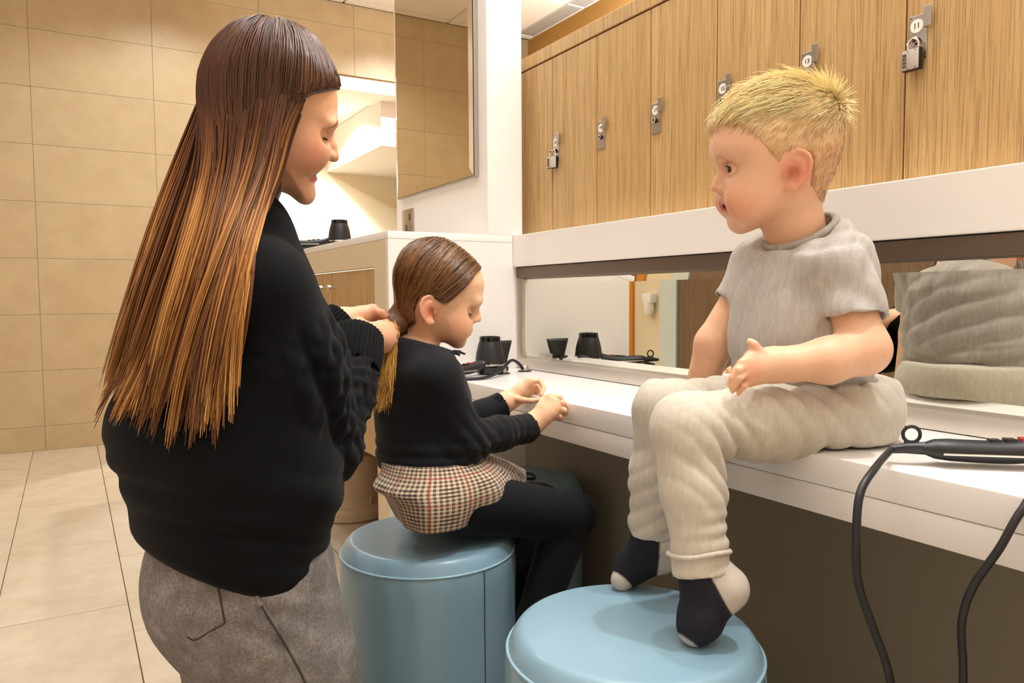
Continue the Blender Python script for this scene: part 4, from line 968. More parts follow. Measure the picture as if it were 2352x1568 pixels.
    blob('t_shirt', shirt, *bbox([shN, shF, hemN, hemF, bot, be_, cc, wa], 0.13), 0.0037, 'jersey_grey', b, 1, sfold)
    MB().tube([cc+ca*math.cos(t_)*1.05+cbv*math.sin(t_)*1.0+cn*0.000 for t_ in np.linspace(0, 2*math.pi, 49)], 0.0058, 10).build('collar', 'jersey_grey_dark', b, True)
    # ---- sweatpants
    cufN, cufF = P(1612, 1318, 1.003), P(1498, 1228, 1.185); dN = nrm(P(1620, 1330, 1.0)-knN); dF = nrm(cufF-knF)
    def pants(p):
        d = chain(p, [hipN, P(1760, 968, 1.085), knN, P(1592, 1120, 1.015), P(1608, 1255, 1.006)], [0.070, 0.0545, 0.0465, 0.0400, 0.0385], 0.025)
        d = smin(d, chain(p, [hipF, P(1680, 935, 1.205), knF, P(1512, 1090, 1.175), P(1500, 1200, 1.183)], [0.066, 0.052, 0.045, 0.0420, 0.038], 0.022), 0.012)
        d = smin(d, ell(p, P(1896, 925, 1.195), (0.098, 0.118, 0.078)), 0.035); d = smin(d, eseg(p, P(1890, 930, 1.2), P(1862, 868, 1.2), Y, (0.112, 0.098), (0.104, 0.088)), 0.03)
        d = smin(d, cone(p, P(1606, 1278, 1.005), cufN, 0.0385, 0.0395), 0.004); d = smin(d, cone(p, P(1500, 1205, 1.184), cufF, 0.038, 0.036), 0.006)
        d = smax(d, (p-cufN)@dN-0.0, 0.0015+0.0) if False else d
        d = np.maximum(d, np.where(np.linalg.norm(p-cufN, axis=1) < 0.07, (p-cufN)@dN, -1)); d = np.maximum(d, np.where(np.linalg.norm(p-cufF, axis=1) < 0.07, (p-cufF)@dF, -1))
        d = smax(d, P(1850, 872, 1.2)[2]-0.0-p[:, 2] if False else p[:, 2]-P(1850, 862, 1.2)[2], 0.004)
        return smax(d, ZB+0.001-p[:, 2]-0.2*np.clip((XF+0.01-p[:, 0])/0.02, 0, 1), 0.01)
    kbN, kbF = P(1652, 1055, 1.03), P(1560, 1010, 1.18)
    def pfold(V):
        tN = nrm(knN-hipN); sN = nrm(anN-knN)
        mN = np.exp(-(np.linalg.norm(V-kbN, axis=1)/0.055)**2); mF = np.exp(-(np.linalg.norm(V-P(1530, 1140, 1.18), axis=1)/0.07)**2); mH = np.exp(-(np.linalg.norm(V-P(1880, 900, 1.12), axis=1)/0.07)**2)
        d = -0.0105*mN*ridged(V, nrm(tN*1.0+sN*0.9)*260, 0.5, 2.2, 1.2, 6)-0.006*mF*ridged(V, nrm(sN+CR*0.4)*240, 0.2, 2.2, 1.8, 7)
        d -= 0.013*mH*ridged(V, nrm(tN*1.0-np.array([0, 0, 0.7]))*190, 0.2, 2.4, 1.0, 9); th_ = np.clip(1-np.abs((V-(hipN+knN)/2)@tN)/0.12, 0, 1)*(V[:, 2] > 0.6)
        d -= 0.0065*th_*ridged(V, nrm(tN*1.0+sN*0.55)*170, 0.9, 2.4, 1.5, 10); lo_ = np.exp(-(np.linalg.norm(V-P(1640, 1225, 1.0), axis=1)/0.035)**2)
        d -= 0.0045*lo_*ridged(V, nrm(sN)*330, 0.4, 1.5, 1.2, 11); return d-0.0022*np.clip(waves(V, 55, 4), -1, 1)-0.0012*waves(V, 130, 5)
    blob('sweatpants', pants, *bbox([hipN, hipF, cufN, cufF, knN, knF, P(1990, 960, 1.2), P(1850, 860, 1.3), P(1850, 860, 1.1), P(1960, 940, 1.3)], 0.09), 0.0037, 'sweatpant_grey', b, 1, pfold)
    for (c0, ax, r_) in ((P(1605, 1268, 1.005), dN, 0.0405),):
        e1 = nrm(np.cross(ax, [0.1, 1, 0])); e2 = np.cross(ax, e1)
        MB().tube([c0+r_*(math.cos(t_)*e1+math.sin(t_)*e2)+0.0015*math.sin(3*t_)*ax for t_ in np.linspace(0, 2*math.pi, 41)], 0.0032, 8).build('cuff_seam', 'sweatpant_grey', b, True)
    # ---- socks
    def sock(nm, an, heel, ball, toe, r, tp):
        def fn(p):
            d = chain(p, [an+(an-ball)*0.1, an, heel], [r*1.0, r, r*0.92], 0.012); d = smin(d, chain(p, [an, ball, toe], [r, r*0.86, r*0.58], 0.012), 0.014); return smin(d, cone(p, heel, ball, r*0.78, r*0.8), 0.012)
        fa = nrm(toe-heel); grey, navy = lin(196, 184, 170), lin(24, 23, 32)
        def col(V):
            c = np.tile(navy, (len(V), 1)); s = (V-heel)@nrm(heel-an*0.5-ball*0.5); t_ = (V-toe)@nrm(toe-ball)
            return mixc(mixc(c, grey, (s+r*0.30)/0.0018), grey, (t_+r*tp)/0.0018)
        return blob(nm, fn, *bbox([an, heel, ball, toe], 0.05), 0.0024, 'sock_knit', b, 1, None, col)
    tN = on_plane(1592, 1449, 2, ZS+0.031); sock('sock', P(1622, 1326, 1.005), P(1668, 1350, 0.995), P(1606, 1425, 0.995), tN, 0.0315, -0.40)
    tF = on_plane(1428, 1332, 2, ZS+0.024); dtF = (tF-CP)@CF
    sock('sock', P(1500, 1245, 1.185), P(1520, 1275, 1.19), P(1452, 1300, 1.2), P(1428, 1332, min(dtF, 1.215)), 0.030, 0.05)
    return b
BOY = boy()
# ------------------------------------------------------------------ the girl on the stool
t = NT('navy_jersey'); v = t.coord('Object'); n = t.noise(v, 700, 3)
t.color(t.ramp(n, [(0.3, srgb(13, 13, 16)), (0.7, srgb(25, 25, 29))])); t.set(Roughness=0.85); t.b.inputs['Sheen Weight'].default_value = 0.07; t.b.inputs['Specular IOR Level'].default_value = 0.2; t.bump(n, 0.2, 0.0006)
t = NT('black_tights'); v = t.coord('Object'); n = t.noise(v, 900, 2)
t.color(t.ramp(n, [(0.3, srgb(8, 8, 11)), (0.7, srgb(16, 15, 20))])); t.set(Roughness=0.8); t.b.inputs['Sheen Weight'].default_value = 0.04; t.b.inputs['Specular IOR Level'].default_value = 0.2
t = NT('check_wool'); uv = t.n('ShaderNodeUVMap'); sx = t.n('ShaderNodeSeparateXYZ'); t.l(uv.outputs[0], sx.inputs[0])
def band(c, p, w, ph=0.0): return t.math('LESS_THAN', t.math('FRACT', t.math('ADD', t.math('DIVIDE', c, p), ph)), w)
U_, V_ = sx.outputs[0], sx.outputs[1]
nz_ = t.noise(t.coord('Object'), 900, 2)
a_, b_ = band(U_, 0.0092, 0.5), band(V_, 0.0092, 0.5); both = t.math('MULTIPLY', a_, b_); one = t.math('MAXIMUM', a_, b_)
blk = t.math('MULTIPLY', band(U_, 0.062, 0.42), 1.0); blk2 = band(V_, 0.066, 0.38, 0.2)
c = t.mix(t.math('MULTIPLY', one, 0.55), srgb(226, 204, 174), srgb(96, 66, 48)); c = t.mix(t.math('MULTIPLY', both, 0.92), c, srgb(26, 20, 20))
c = t.mix(t.math('MULTIPLY', t.math('MULTIPLY', blk, blk2), t.math('MULTIPLY', b_, 0.75)), c, srgb(34, 28, 28))
c = t.mix(t.math('MULTIPLY', band(U_, 0.062, 0.045, 0.3), 0.75), c, srgb(176, 62, 44)); c = t.mix(t.math('MULTIPLY', band(V_, 0.066, 0.04, 0.55), 0.7), c, srgb(176, 62, 44))
c = t.mix(t.math('MULTIPLY', nz_, 0.35), c, srgb(120, 92, 70)); t.color(c); t.set(Roughness=0.95); t.b.inputs['Sheen Weight'].default_value = 0.2; t.bump(nz_, 0.5, 0.001)
def flow_paths(H, r0, target, L, M, offs, spread=0.0, seed=0, stop=0.012, basefn=None, bias=None):
    """strands that start at local points r0 and follow the head surface towards the local target(s)"""
    fn = basefn or H.base; e = 0.0012; pts = np.zeros((len(r0), M, 3)); p = r0.copy(); rs = np.random.RandomState(seed); step = L/(M-1)
    jit = rs.normal(size=r0.shape)*spread; tg = target+jit
    for i in range(M):
        d = fn(p); g = np.stack([fn(p+np.eye(3)[k]*e)-d for k in range(3)], 1); g /= np.linalg.norm(g, axis=1)[:, None]+1e-9
        p = p-g*(d-offs)[:, None]; pts[:, i] = p
        t_ = tg-p; dist = np.linalg.norm(t_, axis=1); t_ = t_/(dist[:, None]+1e-9)
        if bias is not None: t_ = t_+bias(p, i/(M-1))
        t_ = t_-g*np.sum(t_*g, axis=1)[:, None]*0.9; t_ /= np.linalg.norm(t_, axis=1)[:, None]+1e-9
        p = p+t_*np.minimum(step, np.maximum(dist-stop, 0.0002))[:, None]
    return pts
def girl():
    g = thing('person', 'girl with brown hair in dark top and checked skirt seated on a blue stool', 'person', (SA[0], SA[1], ZS))
    d0 = 1.50; O = P(989, 712, d0); psi = math.radians(3); f, up, ct = face_axes(O, 1, psi); m = d0/F_PX; mx = m*ct/math.cos(psi); sc = 2.613
    lx = lambda zx, zy, y=0.0: np.array([((800+zx/sc)-989)*mx+y*math.tan(psi), y, (712-(500+zy/sc))*m])
    prof = [(800, 330), (817, 390), (812, 445), (793, 495), (771, 545), (760, 585), (747, 625), (738, 655), (722, 690), (706, 714), (700, 738), (682, 764), (640, 769), (590, 754), (552, 748), (545, 790), (530, 850), (520, 930),
            (300, 900), (318, 790), (340, 710), (335, 640), (308, 560), (297, 450), (302, 360), (332, 270), (392, 195), (480, 158), (580, 162), (680, 214), (760, 280)]
    H = Head(O, f, -CF, up, [lx(a, b)[[0, 2, 1]] for a, b in prof], [(-0.16, 0.046), (-0.10, 0.043), (-0.07, 0.043), (-0.05, 0.050), (-0.02, 0.060), (0.01, 0.067), (0.05, 0.071), (0.10, 0.069), (0.13, 0.066)], 0.060)
    nt, nb, ml = lx(790, 604), lx(778, 550), lx(736, 684)
    eye = lambda s: np.array([lx(742, 560)[0]-0.013, s*0.027, lx(0, 562)[2]])
    earc = np.array([lx(492, 555, 0.064)[0], 0.0670, lx(0, 557)[2]])
    pit = math.radians(14); fd = np.array([math.cos(pit), 0, -math.sin(pit)]); ud = np.array([math.sin(pit), 0, math.cos(pit)])
    def head(q):
        d = H.base(q); a = q.copy(); a[:, 1] = np.abs(a[:, 1])
        d = smin(d, ell(a, lx(655, 660)*[1, 0, 1]+[0, 0.034, 0], (0.026, 0.020, 0.026)), 0.03)
        d = smin(d, ell(a, lx(778, 505)*[1, 0, 1]+[-0.004, 0.018, 0], (0.010, 0.020, 0.007)), 0.02)
        e = eye(1); d = smax(d, -ell(a, e+fd*0.010, (0.010, 0.015, 0.010)), 0.012)
        lid = np.maximum(sph(a, e, 0.0125), -ell(a, e+fd*0.012-ud*0.0035, (0.006, 0.0108, 0.0016))); d = smin(d, lid, 0.003)
        n = chain(q, [nb+[-0.005, 0, 0], nb*0.5+nt*0.5+[-0.004, 0, 0], nt+[-0.004, 0, 0.0]], [0.0052, 0.0060, 0.0078], 0.005); d = smin(d, n, 0.010)
        d = smin(d, ell(a, nt+[-0.012, 0.008, -0.003], (0.0075, 0.0055, 0.0058)), 0.006)
        ul = chain(a, [ml+[0.0005, 0, 0.004], ml+[-0.003, 0.008, 0.003], ml+[-0.011, 0.0165, -0.003]], [0.0042, 0.0038, 0.002], 0.003)
        ll = chain(a, [ml+[-0.0035, 0, -0.005], ml+[-0.0055, 0.008, -0.0045], ml+[-0.011, 0.016, -0.004]], [0.0044, 0.0040, 0.002], 0.003)
        d = smin(d, ul, 0.005); d = smin(d, ll, 0.005)
        d = smax(d, -chain(a, [ml+[0.005, 0, -0.0008], ml+[-0.004, 0.010, -0.0012], ml+[-0.011, 0.017, -0.0035]], [0.0007]*3), 0.0015)
        return smin(d, ell(q, lx(672, 745)+[-0.004, 0, 0], (0.012, 0.015, 0.011)), 0.014)
    def head_e(q):
        a = q.copy(); a[:, 1] = np.abs(a[:, 1]); return smin(head(q), ear_sdf(a, earc, 0.055, 0.16, 0.50), 0.005)
    shN, elN, wrN = P(1002, 868, 1.405), P(1066, 1012, 1.43), P(1216, 982, 1.565)
    shF, elF, wrF = P(955, 862, 1.61), P(1052, 985, 1.66), P(1152, 930, 1.70)
    hp, wa, ch, upc = P(1000, 1120, 1.475), P(978, 1030, 1.485), P(970, 930, 1.495), P(955, 850, 1.5)
    Y = np.array([0, 1.0, 0])
    def torso(p, gg=0.0): return eloft(p, [hp, wa, ch, upc, P(948, 800, 1.5)], [(0.105+gg, 0.095+gg), (0.094+gg, 0.084+gg), (0.102+gg, 0.082+gg), (0.100+gg, 0.068+gg), (0.052+gg, 0.046+gg)], Y, 0.03)
    def arms(p, gg=0.0): return np.minimum(chain(p, [shN, elN, wrN], [0.036+gg, 0.031+gg, 0.0195+gg], 0.01), chain(p, [shF, elF, wrF], [0.036+gg, 0.031+gg, 0.0195+gg], 0.01))
    kN = [P(1262, 914, 1.575), P(1274, 924, 1.568), P(1276, 938, 1.562), P(1268, 950, 1.56)]
    fN = [([P(1284, 912, 1.590), P(1290, 922, 1.612), P(1278, 930, 1.622)], 0.0066), ([P(1294, 926, 1.578), P(1297, 934, 1.600), P(1282, 940, 1.612)], 0.0066),
          ([P(1296, 942, 1.570), P(1297, 948, 1.592), P(1282, 952, 1.602)], 0.0064), ([P(1286, 956, 1.568), P(1286, 962, 1.586), P(1274, 962, 1.594)], 0.0058)]
    tN = ([P(1236, 940, 1.580), P(1248, 918, 1.600), P(1262, 912, 1.618), P(1270, 914, 1.628)], 0.0064)
    kF = [P(1214, 876, 1.715), P(1220, 884, 1.735), P(1222, 896, 1.750), P(1216, 906, 1.758)]
    fF = [([P(1240, 874, 1.715), P(1249, 890, 1.705), P(1244, 906, 1.695)], 0.0062), ([P(1236, 882, 1.740), P(1243, 898, 1.728), P(1238, 912, 1.715)], 0.0062),
          ([P(1232, 894, 1.752), P(1236, 908, 1.742), P(1230, 916, 1.73)], 0.0060), ([P(1226, 906, 1.76), P(1230, 914, 1.75), P(1226, 918, 1.742)], 0.0054)]
    tF = ([P(1172, 912, 1.70), P(1198, 918, 1.688), P(1220, 920, 1.682), P(1240, 918, 1.682)], 0.0062)
    def hands(p):
        a = smin(hand_sdf(p, wrN+(kN[1]-wrN)*0.15, kN, fN, tN, 0.0185, 0.0105), cone(p, elN*0.3+wrN*0.7, wrN+(kN[1]-wrN)*0.2, 0.022, 0.0185), 0.01)
        b_ = smin(hand_sdf(p, wrF+(kF[1]-wrF)*0.15, kF, fF, tF, 0.0185, 0.0105), cone(p, elF*0.3+wrF*0.7, wrF+(kF[1]-wrF)*0.2, 0.022, 0.0185), 0.01); return np.minimum(a, b_)
    hipN, knN, anN = P(1040, 1150, 1.42), P(1310, 1185, 1.555), P(1185, 1540, 1.50)
    hipF, knF, anF = P(980, 1135, 1.56), P(1240, 1165, 1.70), P(1140, 1480, 1.64)
    def legs(p, gg=0.0): return np.minimum(chain(p, [hipN, knN, anN], [0.060+gg, 0.050+gg, 0.032+gg], 0.02), chain(p, [hipF, knF, anF], [0.060+gg, 0.050+gg, 0.032+gg], 0.02))
    sk, lip, red, brow = lin(238, 190, 150), lin(204, 104, 88), lin(230, 130, 96), lin(150, 104, 66)
    def skincol(V):
        q = H.L(V); a = q.copy(); a[:, 1] = np.abs(a[:, 1]); c = np.tile(sk, (len(V), 1))
        c = mixc(c, red, 0.5*gauss(a, lx(660, 650)*[1, 0, 1]+[0, 0.04, 0], 0.024)); c = mixc(c, red, 0.6*gauss(a, earc+[-0.004, 0.01, 0], 0.026)); c = mixc(c, lin(176, 74, 50), 0.8*gauss(a, earc+[0.003, 0.0, -0.003], 0.010)); c = mixc(c, red, 0.3*gauss(q, nt, 0.009))
        inm = (np.abs(q[:, 1]) < 0.018); c = mixc(c, lip, 0.75*inm*np.clip(1.7-np.abs(q[:, 2]-(ml[2]-0.0005))/0.0055, 0, 1)*(q[:, 0] > ml[0]-0.013))
        bz = lx(0, 497)[2]+0.002-((a[:, 1]-0.02)/0.05)**2*0.3; c = mixc(c, brow, 0.9*np.exp(-((q[:, 2]-bz)/0.0024)**2)*np.exp(-((a[:, 1]-0.026)/0.015)**4)*(q[:, 0] > 0.05))
        for w in kN+kF: c = mixc(c, red, 0.3*gauss(V, w, 0.012))
        return c
    mA = sdf_mesh(lambda p: smin(head_e(H.L(p)), cone(p, P(950, 800, 1.5), P(965, 770, 1.5), 0.040, 0.036), 0.01), *bbox([H.W((0.13, 0.09, 0.14)), H.W((-0.10, -0.09, -0.10)), H.W((0.13, -0.09, -0.10)), H.W((-0.1, 0.09, 0.14))], 0.005), 0.0020)
    mB = sdf_mesh(hands, *bbox([wrN, wrF]+kN+kF+[x[0][1] for x in fN+fF], 0.03), 0.0021)
    mC = sdf_mesh(lambda p: np.minimum(np.minimum(torso(p, -0.014), arms(p, -0.004)), np.maximum(legs(p, -0.014), ZS+0.01-p[:, 2]-0.3*np.clip((p[:, 0]-SA[0]-0.10)/0.05, 0, 1))), *bbox([shN, shF, elN, elF, wrN, wrF, hp, knN, knF, anN, anF], 0.09), 0.008)
    Vs, Qs, o_ = [], [], 0
    for V, Q in (mA, mB, mC): Vs.append(relax(V, Q, 1)); Qs.append(Q+o_); o_ += len(V)
    V = np.concatenate(Vs); body = mesh_obj('body', V, np.concatenate(Qs), 'skin', g, True); paint(body, skincol(V))
    for s in (1, -1):
        e = eye(s); eyeball('eye', g, H.W(e), 0.0110, H.W(fd-ud*0.4)-H.O, iris=(80, 60, 44))
        MB().tube([H.W(e+fd*(0.0126*math.cos(t_)+0.001)+np.array([0, s*0.0124*math.sin(t_), 0])-ud*(0.0036-0.0012*t_*t_)) for t_ in np.linspace(-0.7, 0.9, 12)], [0.0006]+[0.0010]*10+[0.0006], 5).build('eyelash', 'black_gap', g, True)
    # ---- hair drawn back to one plait
    G = H.L(P(903, 752, 1.455)[None])[0]
    def zline(q): return np.interp(q[:, 0], [-0.10, -0.06, -0.035, -0.022, -0.012, 0.018, 0.030, 0.05, 0.075, 0.098, 0.12], [-0.055, -0.040, -0.026, 0.012, 0.034, 0.036, 0.030, 0.028, 0.050, 0.082, 0.086])
    def hair_t(q): return 0.003+0.008*np.clip((q[:, 2]-0.02)/0.06, 0, 1)*np.clip(1.2-q[:, 0]/0.11, 0.2, 1)+0.003*np.clip(-q[:, 0]/0.06, 0, 1)
    def hb(q): return H.base(q)-hair_t(q)
    def hairf(p): q = H.L(p); d = smax(hb(q), (zline(q)-q[:, 2])*0.8, 0.005); return smin(d, chain(q, [(-0.062, 0.012, -0.018), G*0.6+np.array([-0.062, 0.012, -0.018])*0.4, G], [0.026, 0.016, 0.011], 0.02), 0.02)
    c_hi, c_md, c_lo = lin(168, 116, 66), lin(122, 78, 42), lin(70, 42, 24)
    V, Q = sdf_mesh(hairf, *bbox([H.W((0.13, 0.09, 0.15)), H.W((-0.12, -0.09, -0.08)), H.W((0.13, -0.09, -0.08)), H.W((-0.12, 0.09, 0.15)), P(903, 752, 1.455)], 0.02), 0.0028)
    hair = mesh_obj('hair', relax(V, Q, 1), Q, 'hair_strands', g, True); paint(hair, np.tile(c_md*0.75, (len(V), 1)))
    rs = np.random.RandomState(8); q = H.L(V); ok = np.nonzero((q[:, 2] > zline(q)+0.001) & (q[:, 0] > -0.05))[0]
    hl = np.exp(-((q[ok, 2]-zline(q[ok]))/0.012)**2)+0.5+2*np.exp(-(q[ok, 1]/0.006)**2)*(q[ok, 2] > 0.08); n_ = 2600
    sel = ok[rs.choice(len(ok), n_, p=hl/hl.sum())]; r0 = q[sel]+rs.normal(size=(n_, 3))*0.0012
    dist = np.linalg.norm(r0-G, axis=1)
    pts = flow_paths(H, r0, G[None]+0*r0, np.minimum(dist*1.25, 0.26)*(0.75+0.25*rs.rand(n_)), 13, 0.0006+0.0022*rs.rand(n_), 0.004, 3, 0.006, hb,
                     bias=lambda p, u_: np.stack([0*p[:, 0], np.sign(p[:, 1])*0.9*np.exp(-(p[:, 1]/0.03)**2)*np.clip(p[:, 2]/0.08, 0, 1), -0.10+0*p[:, 0]], 1))
    ex, ez = pts[..., 0]-earc[0]+0.004, pts[..., 2]-earc[2]; rr = np.sqrt((ex/0.030)**2+(ez/0.034)**2); ins = (rr < 1) & (np.abs(pts[..., 1]) > 0.03)
    ax_, az_ = -0.6+0*ex, 0.8+0*ez; lam_ = -(ax_*ex/0.03**2+az_*ez/0.034**2)/(ax_**2/0.03**2+az_**2/0.034**2); disc = np.sqrt(np.maximum(0, lam_**2-(rr**2-1)/(ax_**2/0.03**2+az_**2/0.034**2)))
    pts[..., 0] += np.where(ins, ax_*(lam_+disc), 0); pts[..., 2] += np.where(ins, az_*(lam_+disc), 0)
    wd = (0.0007+0.0006*rs.rand(n_))[:, None]*np.concatenate([np.linspace(0.4, 1, 4), np.ones(6), np.linspace(1, 0.4, 3)])[None]
    tone = rs.rand(n_)**1.6
    def scol(pp): c = c_lo[None]*(1-tone)[:, None]+c_hi[None]*tone[:, None]; return np.repeat(c[:, None, :], pp.shape[1], 1)
    strands('combed_strands', None, lambda _: ((H.O+pts.reshape(-1, 3)@H.A).reshape(pts.shape), wd), 'hair_strands', hair, None, scol)
    # loose tail below the woman's fingers
    n2 = 420; r2 = np.random.RandomState(5); A0 = P(904, 748, 1.45); ends = [P(872, 940, 1.40), P(894, 925, 1.41), P(914, 942, 1.425), P(884, 885, 1.40), P(910, 905, 1.42)]
    tp = np.zeros((n2, 12, 3)); ei = r2.randint(0, 5, n2)
    for i in range(n2):
        e = np.array(ends[ei[i]])+r2.normal(size=3)*0.006; a = A0+r2.normal(size=3)*0.0045; mid = P(892 if ei[i] in (0, 3) else 908, 835, 1.41)+r2.normal(size=3)*0.010
        u_ = np.linspace(0, 1, 12)[:, None]; tp[i] = (1-u_)**2*a+2*u_*(1-u_)*mid+u_*u_*e
    gold, gold2 = lin(236, 180, 88), lin(180, 118, 48); tt = r2.rand(n2)
    strands('hair_tail', None, lambda _: (tp, np.full((n2, 1), 0.0009)*np.linspace(1, 0.35, 12)[None]), 'hair_strands', hair, None,
            lambda pp: np.repeat((gold2[None]*(1-tt)[:, None]+gold[None]*tt[:, None])[:, None, :], 12, 1))
    # ---- top with ruffled yoke
    hemz = P(985, 1056, 1.48)[2]; neckc = P(962, 792, 1.5)
    def top(p):
        d = torso(p, 0.005); d = smin(d, chain(p, [shN, elN, elN*0.5+wrN*0.5, wrN+(wrN-elN)*0.02], [0.047, 0.040, 0.034, 0.030], 0.02), 0.025); d = smin(d, chain(p, [shF, elF, elF*0.5+wrF*0.5, wrF], [0.046, 0.040, 0.034, 0.030], 0.02), 0.025)
        d = smin(d, cone(p, shN, P(965, 808, 1.46), 0.043, 0.034), 0.03); d = smin(d, cone(p, P(952, 812, 1.5), P(960, 792, 1.5), 0.050, 0.047), 0.02)
        for w_, e_ in ((wrN, elN), (wrF, elF)):
            ax = nrm(w_-e_); pl = (p-w_)@ax; near = np.linalg.norm(p-w_, axis=1) < 0.06
            d = np.where(near, np.maximum(np.maximum(d, pl-0.004), -np.maximum(np.linalg.norm((p-w_)-((p-w_)@ax)[:, None]*ax, axis=1)-0.0255, -pl-0.02)), d)
        nn = nrm([0.25, 0, 1.0]); d = smax(d, (p-neckc)@nn-0.004, 0.004); return smax(d, hemz-p[:, 2]-0.012, 0.01)
    def tfold(V):
        mE = np.exp(-(np.linalg.norm(V-elN-CR*0.01+np.array([0, 0, 0.0]), axis=1)/0.06)**2); fa = nrm(wrN-elN)
        mF_ = np.exp(-(np.linalg.norm(V-(elN*0.4+wrN*0.6), axis=1)/0.06)**2); mW = np.exp(-((V[:, 2]-hemz-0.02)/0.03)**2)
        return -0.0055*mE*ridged(V, nrm(fa*1.0+np.array([0, 0, 0.8]))*220, 0.4, 1.5, 1.2, 3)-0.003*mF_*ridged(V, fa*300, 0.0, 1.5, 1.4, 4)-0.004*mW*ridged(V, (0, 0, 260), 0.6, 1.4, 1.2, 5)+0.0025*waves(V, 45, 7)+0.0012*waves(V, 110, 8)
    blob('dark_top', top, *bbox([shN, shF, elN, elF, wrN, wrF, hp, neckc], 0.11), 0.0036, 'navy_jersey', g, 1, tfold)
    # ruffle: a wavy standing ribbon over the near shoulder to the back
    rp = spline([P(1042, 806, 1.475), P(1022, 812, 1.435), P(998, 826, 1.400), P(968, 846, 1.385), P(945, 862, 1.39), P(928, 888, 1.41), P(915, 905, 1.45)], 60)
    cen = P(965, 870, 1.5); V = []; F_ = []
    for i, p in enumerate(rp):
        o_ = nrm(p-cen); tg = nrm(rp[min(i+1, len(rp)-1)]-rp[max(i-1, 0)]); s_ = np.cross(tg, o_); s_ = s_ if s_[2] < 0 else -s_
        w1 = 0.004*math.sin(i*1.25); w2 = 0.0035*math.sin(i*1.25+1)
        for (h_, th_) in ((0.0, -0.001), (0.011, -0.0012), (0.019, 0.0), (0.011, 0.0012), (0.0, 0.001)): V.append(p+o_*(0.003+h_*0.75)+s_*(h_*0.8+(w2+w1)*(h_/0.019))+tg*w1*(h_/0.019)+np.cross(o_, tg)*th_)
    for i in range(len(rp)-1):
        for k in range(4): F_.append((i*5+k, i*5+k+1, (i+1)*5+k+1, (i+1)*5+k))
    mesh_obj('ruffle', V, F_, 'navy_jersey', g, True)
    # ---- checked skirt, a lofted shell
    Cw = P(988, 1046, 1.480); fr, bk, nr = P(1203, 1102, 1.60), P(928, 1172, 1.44), P(1052, 1214, 1.365)
    ch_ = (fr+bk)/2; a_ = (fr-bk)/2; b_ = nr-ch_; nth, ns = 120, 26; V = []; F_ = []; UVc = []
    for j in range(ns):
        s = j/(ns-1)
        for i in range(nth+1):
            th = 2*math.pi*i/nth; w0 = Cw+np.array([0.097*math.cos(th), -0.106*math.sin(th), 0.0]); h0 = ch_+a_*math.cos(th)*1.0+b_*math.sin(th)
            if math.sin(th) < 0: h0[2] = max(h0[2], ch_[2]-0.02)
            p = w0*(1-s)+h0*s; out = nrm(np.array([math.cos(th), -math.sin(th), 0.25])); rip = 0.0085*s**1.2*math.sin(6*th+1.2+1.5*s)+0.004*s*math.sin(13*th)
            p = p+out*(0.030*math.sin(math.pi*min(1, s*0.95))*(0.55+0.45*math.sin(th))+rip); roll_ = np.exp(-((s-0.42)/0.13)**2)*max(0, -math.cos(th))**2
            p = p+np.array([-0.020, -0.004, -0.004])*roll_; p[2] = max(p[2], ZS+0.004) ; V.append(p); UVc.append((th*0.115, s*0.16))
    for j in range(ns-1):
        for i in range(nth): F_.append((j*(nth+1)+i, j*(nth+1)+i+1, (j+1)*(nth+1)+i+1, (j+1)*(nth+1)+i))
    so_ = mesh_obj('checked_skirt', V, F_, 'check_wool', g, True); ul = so_.data.uv_layers.new(name='UVMap')
    for lp in so_.data.loops: ul.data[lp.index].uv = UVc[lp.vertex_index]
    md = so_.modifiers.new('thick', 'SOLIDIFY'); md.thickness = 0.0025; md.offset = 0
    # ---- tights and shoes
    blob('tights', lambda p: smax(legs(p, 0.0), ZS+0.002-p[:, 2]-0.3*np.clip((p[:, 0]-SA[0]-0.10)/0.05, 0, 1), 0.01), *bbox([hipN, hipF, knN, knF, anN, anF], 0.07), 0.005, 'black_tights', g, 1, lambda V: 0.0012*waves(V, 60, 3))
    for an in (anN, anF):
        h_ = np.array([an[0]-0.02, an[1], 0.035]); t_ = np.array([an[0]+0.10, an[1], 0.028])
        blob('shoe', lambda p: smax(smin(chain(p, [an, h_], [0.034, 0.034], 0.01), chain(p, [h_, t_], [0.034, 0.026], 0.01), 0.02), 0.0-p[:, 2], 0.004), *bbox([an, h_, t_], 0.05), 0.006, 'black_plastic', g)
    return g
GIRL = girl()
# ------------------------------------------------------------------ the kneeling woman plaiting the girl's hair
t = NT('black_wool'); v = t.coord('Object'); n = t.noise(v, 380, 4, 0.7)
t.color(t.ramp(n, [(0.3, srgb(2, 2, 3)), (0.7, srgb(9, 9, 11))])); t.set(Roughness=0.9); t.b.inputs['Specular IOR Level'].default_value = 0.15
t.b.inputs['Sheen Weight'].default_value = 0.04; t.b.inputs['Sheen Roughness'].default_value = 0.5; t.bump(n, 0.6, 0.0012)
t = NT('grey_denim'); v = t.coord('Object'); n = t.noise(v, 26, 5, 0.7); n2 = t.noise(v, 330, 3, 0.8); n3 = t.noise(t.coord('Object', (1, 1, 0.3)), 150, 3)
c = t.ramp(n, [(0.3, srgb(98, 94, 92)), (0.5, srgb(132, 126, 122)), (0.72, srgb(170, 162, 154))]); c = t.mix(t.ramp(n2, [(0.35, (0, 0, 0, 1)), (0.65, (0.7, 0.7, 0.7, 1))]), c, srgb(66, 62, 62)); c = t.mix(t.math('MULTIPLY', n3, 0.25), c, srgb(168, 158, 146))
t.color(c); t.set(Roughness=0.88); t.b.inputs['Specular IOR Level'].default_value = 0.2; t.bump(n2, 0.35, 0.0008)
plain('denim_seam', srgb(50, 46, 44), 0.9, var=0.2, scale=900)
